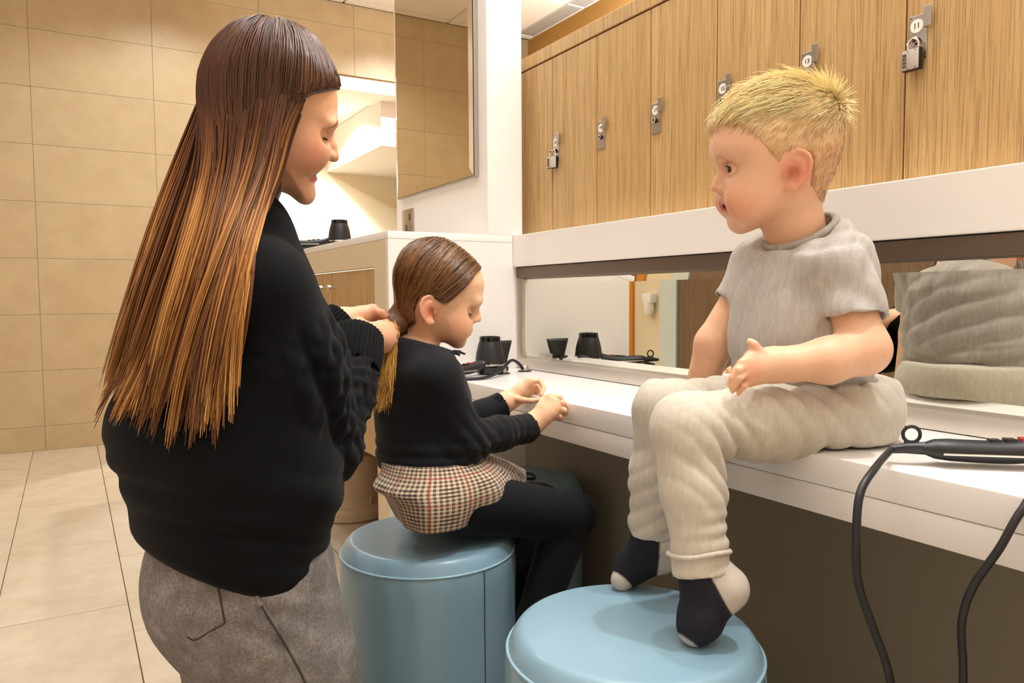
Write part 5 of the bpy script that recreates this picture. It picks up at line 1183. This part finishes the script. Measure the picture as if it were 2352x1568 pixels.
plain('denim_stitch', srgb(150, 138, 122), 0.9)
plain('tooth', srgb(236, 228, 216), 0.25)
def trace(fn, px, py, d0=0.5, n=70):
    d = (px-1176.0)/F_PX*CR-(py-784.0)/F_PX*CU+CF; L = np.linalg.norm(d); u_ = d/L; s = d0*L
    for _ in range(n):
        s += float(fn((CP+u_*s)[None])[0])*0.8
        if s > 4: break
    return CP+u_*s
def seam(name, fn, pix, r, mat, parent, lift=-0.0003, nn=40, d0=0.6):
    pts = [trace(fn, a, b, d0) for a, b, _ in spline([(a, b, 0) for a, b in pix], nn)]; pts = [q-nrm(q-CP)*lift for q in pts if abs(float(fn(q[None])[0])) < 0.003]
    return MB().tube(pts, r, 6).build(name, mat, parent, True)
def woman():
    w = thing('person', 'long-haired woman in black knit sweater and grey jeans, kneeling and plaiting hair', 'person', tuple(P(560, 1400, 1.1)*np.array([1, 1, 0])))
    d0 = 1.10; O = P(628, 306, d0); psi = math.radians(4); f, up, ct = face_axes(O, 1, psi); m = d0/F_PX; mx = m*ct/math.cos(psi); sc = 2.614
    lx = lambda zx, zy, y=0.0: np.array([((200+zx/sc)-628)*mx*(1.05 if zx > 1119 else 0.97)+y*math.tan(psi), y, (306-zy/sc)*m])
    prof = [(1520, 580), (1517, 640), (1508, 700), (1490, 748), (1466, 800), (1452, 850), (1440, 900), (1422, 955), (1404, 995), (1376, 1030), (1350, 1062), (1340, 1100), (1336, 1145), (1324, 1184), (1296, 1210), (1250, 1203), (1170, 1158), (1115, 1150), (1075, 1210), (1020, 1310), (960, 1440),
            (640, 1330), (720, 1080), (752, 950), (730, 800), (722, 650), (760, 485), (840, 345), (960, 250), (1100, 210), (1240, 228), (1370, 305), (1458, 412), (1502, 500)]
    H = Head(O, f, -CF, up, [lx(a, b)[[0, 2, 1]] for a, b in prof], [(-0.16, 0.055), (-0.11, 0.050), (-0.09, 0.046), (-0.07, 0.052), (-0.04, 0.062), (0.0, 0.070), (0.05, 0.074), (0.10, 0.073), (0.14, 0.068)], 0.062)
    pit = math.radians(20); fd = np.array([math.cos(pit), 0, -math.sin(pit)]); ud = np.array([math.sin(pit), 0, math.cos(pit)])
    nt, nb, ml = lx(1496, 945), lx(1470, 805), lx(1374, 1030); eye = lambda s: np.array([lx(1436, 806)[0]-0.0115, s*0.031, lx(0, 806)[2]])
    def head(q):
        d = H.base(q); a = q.copy(); a[:, 1] = np.abs(a[:, 1])
        d = smin(d, ell(a, lx(1330, 905)*[1, 0, 1]+[0, 0.036, 0], (0.026, 0.020, 0.024)), 0.03)
        d = smin(d, ell(a, lx(1478, 745)*[1, 0, 1]+[-0.004, 0.022, 0], (0.010, 0.022, 0.006)), 0.018)
        e = eye(1); d = smax(d, -ell(a, e+fd*0.011, (0.010, 0.016, 0.010)), 0.012)
        lid = np.maximum(sph(a, e, 0.0130), -ell(a, e+fd*0.0125-ud*0.003, (0.006, 0.0112, 0.0014))); d = smin(d, lid, 0.003)
        n = chain(q, [nb+[-0.006, 0, 0], nb*0.45+nt*0.55+[-0.004, 0, 0.002], nt+[-0.005, 0, 0.001]], [0.0055, 0.0062, 0.0078], 0.006); d = smin(d, n, 0.010)
        d = smin(d, ell(a, nt-fd*0.013+[0, 0.0105, -0.001], (0.009, 0.0055, 0.0062)), 0.006); d = smax(d, -ell(a, nt-fd*0.008-ud*0.0085+[0, 0.0062, 0], (0.0045, 0.0026, 0.003)), 0.002)
        ul = chain(a, [ml+fd*-0.001+ud*0.0085, ml+fd*-0.005+ud*0.0075+[0, 0.010, 0], ml-fd*0.019+ud*0.0120+[0, 0.027, 0]], [0.0034, 0.0031, 0.002], 0.003)
        ll = chain(a, [ml+fd*-0.003-ud*0.0112, ml-fd*0.007-ud*0.0098+[0, 0.010, 0], ml-fd*0.019+ud*0.0100+[0, 0.026, 0]], [0.0044, 0.0040, 0.002], 0.003)
        d = smin(d, ul, 0.006); d = smin(d, ll, 0.006); d = smax(d, -chain(a, [ml+fd*0.004-ud*0.0015, ml-fd*0.006+[0, 0.010, 0], ml-fd*0.017+ud*0.0098+[0, 0.024, 0]], [0.0062, 0.0055, 0.002], 0.002), 0.002)
        d = smax(d, -chain(a, [lx(1400, 955)*[1, 0, 1]+[-0.008, 0.020, 0], lx(1330, 1040)*[1, 0, 1]+[-0.008, 0.034, 0]], [0.0016, 0.0010]), 0.008)
        return smin(d, ell(q, lx(1300, 1163)+[-0.004, 0, 0], (0.012, 0.017, 0.013)), 0.014)
    # skeleton
    shR, elR, wrR = P(592, 668, 1.0), P(712, 1005, 1.13), P(824, 772, 1.335)
    shL, elL, wrL = P(566, 655, 1.22), P(655, 890, 1.38), P(788, 738, 1.455)
    pel, wst, chs, upp = P(525, 1290, 1.09), P(520, 1130, 1.09), P(540, 850, 1.09), P(575, 640, 1.10)
    Y = np.array([0, 1.0, 0])
    kR = [P(890, 752, 1.425), P(896, 766, 1.415), P(894, 781, 1.405), P(884, 795, 1.40)]
    fR = [([P(905, 752, 1.445), P(910, 762, 1.463), P(903, 770, 1.472)], 0.0078), ([P(908, 768, 1.440), P(909, 778, 1.458), P(901, 782, 1.466)], 0.0080), ([P(905, 784, 1.430), P(905, 793, 1.447), P(897, 795, 1.455)], 0.0076), ([P(894, 799, 1.420), P(893, 806, 1.434), P(887, 807, 1.442)], 0.0068)]
    tR = ([P(850, 762, 1.385), P(872, 746, 1.425), P(890, 742, 1.455), P(902, 746, 1.470)], 0.0080)
    kL = [P(856, 712, 1.475), P(858, 722, 1.488), P(856, 734, 1.50), P(850, 744, 1.508)]
    fL = [([P(880, 720, 1.470), P(897, 733, 1.468), P(907, 745, 1.470)], 0.0078), ([P(882, 730, 1.484), P(897, 742, 1.480), P(905, 753, 1.478)], 0.0080), ([P(880, 742, 1.495), P(892, 752, 1.490), P(900, 760, 1.486)], 0.0076), ([P(872, 752, 1.503), P(884, 760, 1.498), P(892, 766, 1.494)], 0.0068)]
    tL = ([P(806, 738, 1.45), P(830, 742, 1.445), P(855, 750, 1.45), P(872, 756, 1.455)], 0.0080)
    def hands(p):
        a = smin(hand_sdf(p, wrR, kR, fR, tR, 0.023, 0.0125), cone(p, P(818, 815, 1.30), wrR, 0.026, 0.0235), 0.012)
        b_ = smin(hand_sdf(p, wrL, kL, fL, tL, 0.022, 0.0125), cone(p, P(765, 775, 1.445), wrL, 0.025, 0.0225), 0.012); return np.minimum(a, b_)
    def legs(p, g=0.0):
        a = chain(p, [hipR, P(655, 1500, 1.07), kneR], [0.098+g, 0.084+g, 0.062+g], 0.04); b_ = chain(p, [hipL, kneL], [0.10+g, 0.062+g], 0.04)
        a = np.minimum(a, chain(p, [kneR, ankR], [0.058+g, 0.036+g])); b_ = np.minimum(b_, chain(p, [kneL, ankL], [0.058+g, 0.036+g])); return np.minimum(a, b_)
    hipR, hipL = P(588, 1352, 1.06), P(545, 1350, 1.18)
    kneR = np.array([hipR[0]+0.16, hipR[1]+0.03, 0.062]); ankR = kneR+np.array([-0.37, -0.02, -0.02]); kneL = np.array([hipL[0]+0.02, hipL[1]+0.03, 0.062]); ankL = kneL+np.array([-0.37, 0.0, -0.02])
    sk, lip, red, brow = lin(228, 172, 134), lin(190, 86, 74), lin(214, 116, 84), lin(74, 48, 32)
    def skincol(V):
        q = H.L(V); a = q.copy(); a[:, 1] = np.abs(a[:, 1]); c = np.tile(sk, (len(V), 1)); s_, f_ = (q-ml)@ud, (q-ml)@fd
        c = mixc(c, red, 0.5*gauss(a, lx(1330, 900)*[1, 0, 1]+[0, 0.045, 0], 0.026)); c = mixc(c, red, 0.35*gauss(q, nt, 0.010))
        inm = (np.abs(q[:, 1]) < 0.028); c = mixc(c, lip, 0.8*inm*np.clip(1.8-np.abs(np.abs(s_+0.0015)-0.0098)/0.0032, 0, 1)*(f_ > -0.022)*(np.abs(s_) < 0.0165)); c = mixc(c, lin(90, 30, 28), inm*(np.abs(s_+0.0012) < 0.0055)*(f_ < 0.0)*(f_ > -0.03))
        bz = lx(0, 752)[2]+0.004-((a[:, 1]-0.024)/0.05)**2*0.06; c = mixc(c, brow, 0.9*np.exp(-((q[:, 2]-bz)/0.0026)**2)*np.exp(-((a[:, 1]-0.028)/0.018)**4)*(q[:, 0] > 0.05))
        for k_ in kR+kL: c = mixc(c, red, 0.22*gauss(V, k_, 0.014))
        return c
    mA = sdf_mesh(lambda p: head(H.L(p)), *bbox([lxw for lxw in (H.W(lx(1530, 400)+[0.01, 0.09, 0]), H.W(lx(640, 180)+[0, -0.09, 0]), H.W(lx(640, 1440)+[0, 0.09, 0]), H.W(lx(1530, 1440)+[0.01, -0.09, 0]))], 0.01), 0.0023)
    mB = sdf_mesh(hands, *bbox([wrR, wrL, P(765, 775, 1.445), P(818, 815, 1.30)]+kR+kL+[x[0][1] for x in fR+fL], 0.03), 0.0022)
    mC = sdf_mesh(lambda p: np.minimum(eloft(p, [pel, wst, chs, upp, P(590, 560, 1.1)], [(0.12, 0.085), (0.11, 0.08), (0.11, 0.08), (0.10, 0.06), (0.045, 0.045)], Y, 0.05), np.minimum(np.minimum(chain(p, [shR, elR, P(812, 815, 1.30)], [0.038, 0.036, 0.026]), chain(p, [shL, elL, P(765, 775, 1.445)], [0.045, 0.038, 0.026])), legs(p, -0.02))),
                  *bbox([shR, shL, elR, elL, pel, wst, chs, upp, kneR, kneL, ankR, ankL, P(818, 815, 1.30), P(765, 775, 1.445)], 0.17), 0.011)
    Vs, Qs, o_ = [], [], 0
    for V, Q in (mA, mB, mC): Vs.append(relax(V, Q, 1)); Qs.append(Q+o_); o_ += len(V)
    V = np.concatenate(Vs); body = mesh_obj('body', V, np.concatenate(Qs), 'skin', w, True); paint(body, skincol(V))
    for s in (1, -1):
        e = eye(s); eyeball('eye', w, H.W(e), 0.0115, H.W(fd-ud*0.35)-H.O, iris=(70, 52, 40))
        MB().tube([H.W(e+fd*(0.0132*math.cos(t_)+0.0012)+np.array([0, s*0.0128*math.sin(t_), 0])-ud*(0.0030-0.0016*t_*t_)) for t_ in np.linspace(-0.7, 0.95, 12)], [0.0008]+[0.0014]*10+[0.0008], 5).build('eyelash', 'black_gap', w, True)
    V = []; F_ = []
    tv = [(ml-fd*(0.0025+0.010*(y_/0.02)**2)+ud*zz+np.array([0, y_, 0])) for zz in (0.0048, -0.0035) for y_ in np.linspace(-0.019, 0.019, 15)]
    tb = [p-fd*0.004 for p in tv]; V = [H.W(p) for p in tv+tb]
    F_ = [(i, i+1, 16+i, 15+i) for i in range(14)]+[(30+i, 45+i, 46+i, 31+i) for i in range(14)]+[(i, 30+i, 31+i, i+1) for i in range(14)]+[(15+i, 16+i, 46+i, 45+i) for i in range(14)]
    mesh_obj('teeth', V, F_, 'tooth', w, True)
    # ---- sweater
    hemc = P(536, 1238, 1.09); hn = nrm(np.array([-0.45, 0.0, -1.0]))
    def arm_core(p): return chain(p, [shR, P(655, 850, 1.05), elR+np.array([0, 0, -0.01]), P(768, 910, 1.23), P(804, 842, 1.30)], [0.070, 0.072, 0.066, 0.048, 0.042], 0.05)
    def sweater(p):
        d = eloft(p, [hemc, P(540, 1160, 1.09), P(545, 1010, 1.09), P(560, 850, 1.09), P(582, 730, 1.10)], [(0.165, 0.120), (0.160, 0.120), (0.158, 0.125), (0.145, 0.104), (0.120, 0.086)], Y, 0.06)
        d = smin(d, cone(p, shR, shL, 0.066, 0.066), 0.05)
        d = smin(d, cone(p, P(585, 600, 1.10), P(588, 540, 1.095), 0.060, 0.054), 0.05); d = smin(d, cone(p, P(580, 560, 1.095), P(572, 515, 1.09), 0.055, 0.054), 0.012)
        d = smin(d, ell(p, P(368, 985, 1.06), (0.07, 0.10, 0.075)), 0.06)                      # blousing at the back
        d = smin(d, ell(p, P(672, 1110, 1.06), (0.06, 0.10, 0.055)), 0.05)                      # blousing at the front
        d = smin(d, arm_core(p), 0.025); d = smin(d, chain(p, [shL, elL, P(765, 775, 1.445)], [0.066, 0.066, 0.046], 0.04), 0.03)
        return smax(d, (p-hemc)@hn-0.03, 0.012)
    A_pts = [shR, P(655, 850, 1.05), elR, P(768, 910, 1.23), P(804, 842, 1.30)]
    def knit(V):
        """cable columns running along the right sleeve"""
        best = np.full(len(V), 1e9); S = np.zeros(len(V)); TH = np.zeros(len(V)); acc = 0.0; ref = nrm(CR+CU*0.3)
        for a, b_ in zip(A_pts[:-1], A_pts[1:]):
            ab = b_-a; L = np.linalg.norm(ab); ax = ab/L; q = V-a; t_ = np.clip(q@ax, 0, L); r_ = q-t_[:, None]*ax; dd = np.linalg.norm(r_, axis=1)
            e1 = nrm(ref-ax*(ref@ax)); e2 = np.cross(ax, e1); th = np.arctan2(r_@e2, r_@e1); up_ = dd < best
            best[up_] = dd[up_]; S[up_] = acc+t_[up_]; TH[up_] = th[up_]; acc += L
        ncol = 7; c_ = TH/(2*math.pi)*ncol; col = np.floor(c_); x = (c_-col-0.5)*2; ph = 2*math.pi*S/0.075+col*1.3
        h1 = 1-((x-0.42*np.sin(ph))/0.46)**2; h2 = 1-((x+0.42*np.sin(ph))/0.46)**2; cable = np.clip(np.maximum(h1*(1+0.25*np.cos(ph)), h2*(1-0.25*np.cos(ph))), 0, 1.2)
        grv = np.exp(-((np.abs(x)-0.95)/0.10)**2); mask = np.clip((0.115-best)/0.03, 0, 1)*np.clip((S-0.03)/0.06, 0, 1)
        d = 0.0075*cable*mask-0.004*grv*mask
        fold = -0.007*np.exp(-(np.linalg.norm(V-P(720, 1080, 1.05), axis=1)/0.10)**2)*ridged(V, nrm([0.3, 0.1, 1])*110, 0.5, 1.5, 1.0, 4)-0.006*np.exp(-((V-hemc)@-hn-0.04)**2/0.03**2)*ridged(V, nrm([0.2, 0.1, 1.0])*150, 0.2, 1.5, 1.2, 5)
        return d+fold+0.004*waves(V, 22, 3)
    blob('sweater', sweater, *bbox([hemc, shR, shL, elR, elL, P(765, 775, 1.445), P(812, 835, 1.30), P(578, 515, 1.09), P(300, 985, 1.07), P(760, 1110, 1.0)], 0.19), 0.0052, 'black_wool', w, 1, knit)
    # ribbed cuffs
    def cuff(a, b_, r0, r1, ribs):
        ax = nrm(b_-a); e1 = nrm(np.cross(ax, [0.2, 1, 0.1])); e2 = np.cross(ax, e1); V = []; F_ = []; nth = ribs*6; rows = [(0, r0*0.97, 1), (0.15, r0, 1), (0.5, (r0+r1)/2*1.05, 1), (0.85, r1*1.02, 1), (0.97, r1*0.99, 1), (1.0, r1*0.93, 0.5), (0.93, r1*0.86, 0), (0.6, r1*0.82, 0)]
        for (s_, r_, k_) in rows:
            for i in range(nth):
                th = 2*math.pi*i/nth; rr = r_+0.0016*k_*math.cos(ribs*th)+0.002*math.sin(2*th+1)*k_; V.append(a+(b_-a)*s_+rr*(math.cos(th)*e1+math.sin(th)*e2))
        for j in range(len(rows)-1):
            for i in range(nth): F_.append((j*nth+i, j*nth+(i+1) % nth, (j+1)*nth+(i+1) % nth, (j+1)*nth+i))
        return mesh_obj('ribbed_cuff', V, F_, 'black_wool', w, True)
    cuff(P(808, 846, 1.29), P(823, 768, 1.34), 0.047, 0.044, 34); cuff(P(755, 765, 1.435), P(788, 737, 1.457), 0.043, 0.038, 34)
    # ---- long hair
    dk, br, go, li = lin(60, 36, 22), lin(112, 66, 36), lin(198, 130, 56), lin(240, 188, 110)
    guides = [[(596, 62, 1.10), (500, 140, 1.13), (447, 262, 1.15), (400, 372, 1.15), (350, 500, 1.13), (300, 660, 1.10), (258, 830, 1.07), (228, 950, 1.06)],
              [(606, 58, 1.08), (528, 140, 1.075), (484, 270, 1.07), (446, 400, 1.06), (404, 540, 1.03), (352, 700, 1.0), (312, 860, 0.98), (275, 975, 0.97)],
              [(616, 56, 1.075), (560, 130, 1.04), (530, 270, 1.025), (500, 410, 1.015), (462, 560, 0.955), (412, 720, 0.93), (375, 880, 0.93), (345, 1030, 0.92)],
              [(632, 60, 1.075), (604, 130, 1.03), (588, 270, 1.012), (560, 410, 1.005), (515, 560, 0.93), (464, 720, 0.905), (428, 880, 0.91), (410, 1030, 0.90)],
              [(650, 64, 1.075), (652, 140, 1.028), (632, 280, 1.006), (604, 420, 1.0), (552, 560, 0.92), (505, 720, 0.895), (470, 880, 0.90), (458, 1030, 0.89)],
              [(676, 74, 1.08), (680, 145, 1.032), (630, 285, 1.006), (598, 425, 1.003), (542, 545, 0.93), (532, 680, 0.90), (502, 850, 0.905), (490, 1020, 0.895)],
              [(705, 92, 1.09), (722, 165, 1.045), (652, 268, 1.010), (634, 350, 1.005), (594, 440, 1.008), (546, 520, 0.955), (528, 640, 0.91), (512, 860, 0.92)]]
    GP = np.array([spline([P(*q) for q in gd], 40)[:35] if len(spline([P(*q) for q in gd], 40)) >= 35 else None for gd in guides]); M = 23
    GP = np.array([[g_[int(round(i*(len(g_)-1)/(M-1)))] for i in range(M)] for g_ in GP])
    rs = np.random.RandomState(11); n_ = 4600; a_ = rs.rand(n_)*(len(guides)-1); i0 = np.minimum(a_.astype(int), len(guides)-2); fr = (a_-i0)[:, None, None]
    base = GP[i0]*(1-fr)+GP[i0+1]*fr; u_ = np.linspace(0, 1, M)
    lay = rs.rand(n_); clump = (np.minimum(a_/(len(guides)-1)*85, 84).astype(int)*2+(lay > 0.45)); cdir = np.clip(rs.normal(size=(170, 3)), -1.3, 1.3); cph = rs.rand(170)*6.28; coff = cdir[clump][:, None, :]*np.array([0.011])*(u_**1.3)[None, :, None]
    cen = np.array([base[clump == k].mean(0) if (clump == k).any() else base[0] for k in range(170)])
    cl = 0.62*np.clip((u_-0.25)/0.75, 0, 1)**1.4; base = base+(cen[clump]-base)*cl[None, :, None]
    inner = base+coff+np.sin(u_[None, :]*5+cph[clump][:, None])[..., None]*CR*0.007*u_[None, :, None]+np.clip(rs.normal(size=(n_, 1, 3)), -1.8, 1.8)*0.004*(0.3+0.5*u_[None, :, None])
    deep = CF*(lay**1.2*0.030)[:, None, None]*np.clip(u_*3, 0.1, 1)[None, :, None]; pts = inner+deep
    lenf = 0.84+0.13*rs.rand(170)[clump]+0.03*rs.rand(n_)-0.10*rs.rand(n_)**5
    ii = np.clip(u_[None, :]*lenf[:, None]*(M-1), 0, M-1.001); k0 = ii.astype(int); ff = (ii-k0)[..., None]; ar = np.arange(n_)[:, None]; pts = pts[ar, k0]*(1-ff)+pts[ar, k0+1]*ff
    # keep strands outside the skull and the sweater
    flat = pts.reshape(-1, 3)
    def push(flat, fn, off):
        d = fn(flat); bad = d < off; q = flat[bad]; e = 0.002
        if len(q): g_ = np.stack([fn(q+np.eye(3)[k]*e)-d[bad] for k in range(3)], 1); g_ /= np.linalg.norm(g_, axis=1)[:, None]+1e-9; flat[bad] = q+g_*(off[bad]-d[bad])[:, None]
        return flat
    offs = np.repeat(0.004+0.012*(1-lay), M)
    for _ in range(1): flat = push(flat, lambda p: H.base(H.L(p)), offs*np.tile(np.clip(0.35+u_*3, 0, 1), n_)); flat = push(flat, sweater, offs*0.6+0.004)
    pts = flat.reshape(pts.shape)
    for _ in range(4): pts[:, 2:-1] = 0.5*pts[:, 2:-1]+0.25*(pts[:, 1:-2]+pts[:, 3:])
    pts = push(pts.reshape(-1, 3).copy(), sweater, offs*0.3+0.003).reshape(pts.shape)
    for _ in range(2): pts[:, 2:-1] = 0.5*pts[:, 2:-1]+0.25*(pts[:, 1:-2]+pts[:, 3:])
    wd = (0.0010+0.0011*rs.rand(n_))[:, None]*np.concatenate([np.linspace(0.6, 1, 4), np.ones(M-12), np.linspace(1, 0.22, 8)])[None]
    tone = np.clip(0.68*rs.rand(170)[clump]+0.32*rs.rand(n_), 0, 1)
    def hcol(pp):
        u2 = u_[None, :]*np.ones((n_, 1)); k = np.clip((u2-0.12)/0.5, 0, 1)*(0.25+0.95*tone[:, None]**1.5); c = dk[None, None]*(1-np.clip(k*2.2, 0, 1))[..., None]+br[None, None]*np.clip(k*2.2, 0, 1)[..., None]
        g2 = np.clip(k*1.6-0.55, 0, 1)[..., None]; c = c*(1-g2)+go[None, None]*g2; g3 = (np.clip(k*2-1.35, 0, 1)*np.clip(u2*1.4-0.4, 0, 1))[..., None]; return c*(1-g3)+li[None, None]*g3
    # cap under the strands
    def zl(q): return np.interp(q[:, 0], [-0.2, -0.05, -0.005, 0.014, 0.022, 0.034, 0.06, 0.094, 0.105, 0.2], [-0.25, -0.25, -0.13, -0.040, 0.014, 0.035, 0.051, 0.060, 0.064, 0.09])
    def capt(q): return (0.007+0.006*np.clip(q[:, 2]/0.08, 0, 1))*np.clip((0.125-q[:, 0])/0.06, 0.1, 1)
    def cap(p): q = H.L(p); d = H.base(q)-capt(q); return smax(d, (zl(q)-q[:, 2])*0.6, 0.006)
    V, Q = sdf_mesh(cap, *bbox([H.W((0.14, 0.1, 0.16)), H.W((-0.13, -0.1, -0.2)), H.W((0.14, -0.1, -0.2)), H.W((-0.13, 0.1, 0.16))], 0.01), 0.004)
    hair = mesh_obj('hair', V, Q, 'hair_strands', w, True); paint(hair, np.tile(dk*1.1, (len(V), 1)))
    strands('long_strands', None, lambda _: (pts, wd), 'hair_strands', hair, None, hcol)
    # strands on the crown, from the parting to the side
    q = H.L(V); ok = np.nonzero((q[:, 2] > zl(q)+0.002) & (q[:, 2] > 0.0) & (q[:, 1] > -0.045))[0]; n3 = 2600; sel = ok[rs.randint(0, len(ok), n3)]; r0 = q[sel]
    capl = lambda qq: H.base(qq)-capt(qq)
    tg = np.array([-0.03, 0.088, -0.28])[None]+np.array([1.0, 0, 0])[None]*np.minimum(r0[:, :1]*0.5-0.03, 0.004)
    p3 = flow_paths(H, r0, tg, 0.06+0.15*rs.rand(n3), 11, (0.0008+0.003*rs.rand(n3))*np.clip((0.12-r0[:, 0])/0.05, 0.2, 1), 0.006, 4, 0.004, capl)
    bel = (p3[..., 2] < zl(p3.reshape(-1, 3)).reshape(p3.shape[:2])+0.003) & (p3[..., 0] > 0.012); fst = np.where(bel.any(1), bel.argmax(1), 99)
    for i in range(1, p3.shape[1]): st_ = fst <= i; p3[st_, i] = p3[st_, i-1]+np.array([-0.0006, 0.0001, 0.0])
    t3 = rs.rand(n3)
    strands('crown_strands', None, lambda _: ((H.O+p3.reshape(-1, 3)@H.A).reshape(p3.shape), np.full((n3, 1), 0.0011)*np.concatenate([np.linspace(0.4, 1, 3), np.ones(5), np.linspace(1, 0.3, 3)])[None]), 'hair_strands', hair, None,
            lambda pp: (lambda zz_: (dk*(1-t3*0.8)[:, None, None]+br*(t3*0.8)[:, None, None])*(1-zz_)+(br*(1-t3)[:, None, None]+go*t3[:, None, None]*0.9+br*t3[:, None, None]*0.1)*zz_)(np.clip((0.05-p3[..., 2:3])/0.12, 0, 1)*0.8))
    # ---- jeans
    def jeans(p):
        d = legs(p, 0.004); d = smin(d, eloft(p, [P(550, 1365, 1.10), P(548, 1290, 1.09), P(540, 1180, 1.09)], [(0.150, 0.108), (0.142, 0.108), (0.130, 0.098)], Y, 0.04), 0.05); d = smin(d, ell(p, P(478, 1350, 1.05), (0.075, 0.08, 0.08)), 0.05)
        d = smin(d, ell(p, P(470, 1350, 1.15), (0.075, 0.08, 0.08)), 0.05); return smax(d, (P(522, 1200, 1.09)-p)@hn*-1-0.02 if False else p[:, 2]-P(522, 1205, 1.09)[2], 0.01)
    jo = blob('jeans', lambda p: np.maximum(jeans(p), 0.002-p[:, 2]), *bbox([hipR, hipL, kneR, kneL, ankR, ankL, P(522, 1180, 1.09), P(440, 1350, 1.15)], 0.17), 0.006, 'grey_denim', w, 1,
              lambda V: -0.004*np.exp(-(np.linalg.norm(V-P(590, 1420, 0.95), axis=1)/0.07)**2)*ridged(V, nrm([0.6, 0, 1])*190, 0, 1.5, 1.0, 3)+0.0015*waves(V, 50, 4))
    seam('side_seam', jeans, [(586, 1356), (592, 1376), (612, 1412), (645, 1465), (690, 1545), (730, 1640)], 0.0011, 'denim_seam', jo); seam('side_stitch', jeans, [(592, 1356), (598, 1376), (618, 1410), (651, 1462), (696, 1542), (736, 1636)], 0.0005, 'denim_stitch', jo)
    for dx, nm, r_, mt in ((0, 'pocket_seam', 0.0009, 'denim_seam'), (-6, 'pocket_stitch', 0.0005, 'denim_stitch')):
        seam(nm, jeans, [(501+dx, 1348), (505+dx, 1368), (515+dx, 1422+dx), (512+dx, 1434+dx), (482+dx, 1450+dx), (448+dx*0.5, 1470+dx), (430, 1462+dx)], r_, mt, jo)
    seam('yoke_seam', jeans, [(345, 1262), (365, 1274), (395, 1290)], 0.0014, 'denim_seam', jo)
    seam('belt_loop', jeans, [(586, 1354), (590, 1368), (598, 1390)], 0.0032, 'grey_denim', jo, -0.001)
    for an in (ankR, ankL):
        t_ = an+np.array([-0.16, 0, -0.012]); blob('shoe', lambda p: np.maximum(smin(cone(p, an, t_, 0.042, 0.034), sph(p, an, 0.042), 0.02), 0.001-p[:, 2]), *bbox([an, t_], 0.06), 0.009, 'black_plastic', w)
    return w
WOMAN = woman()
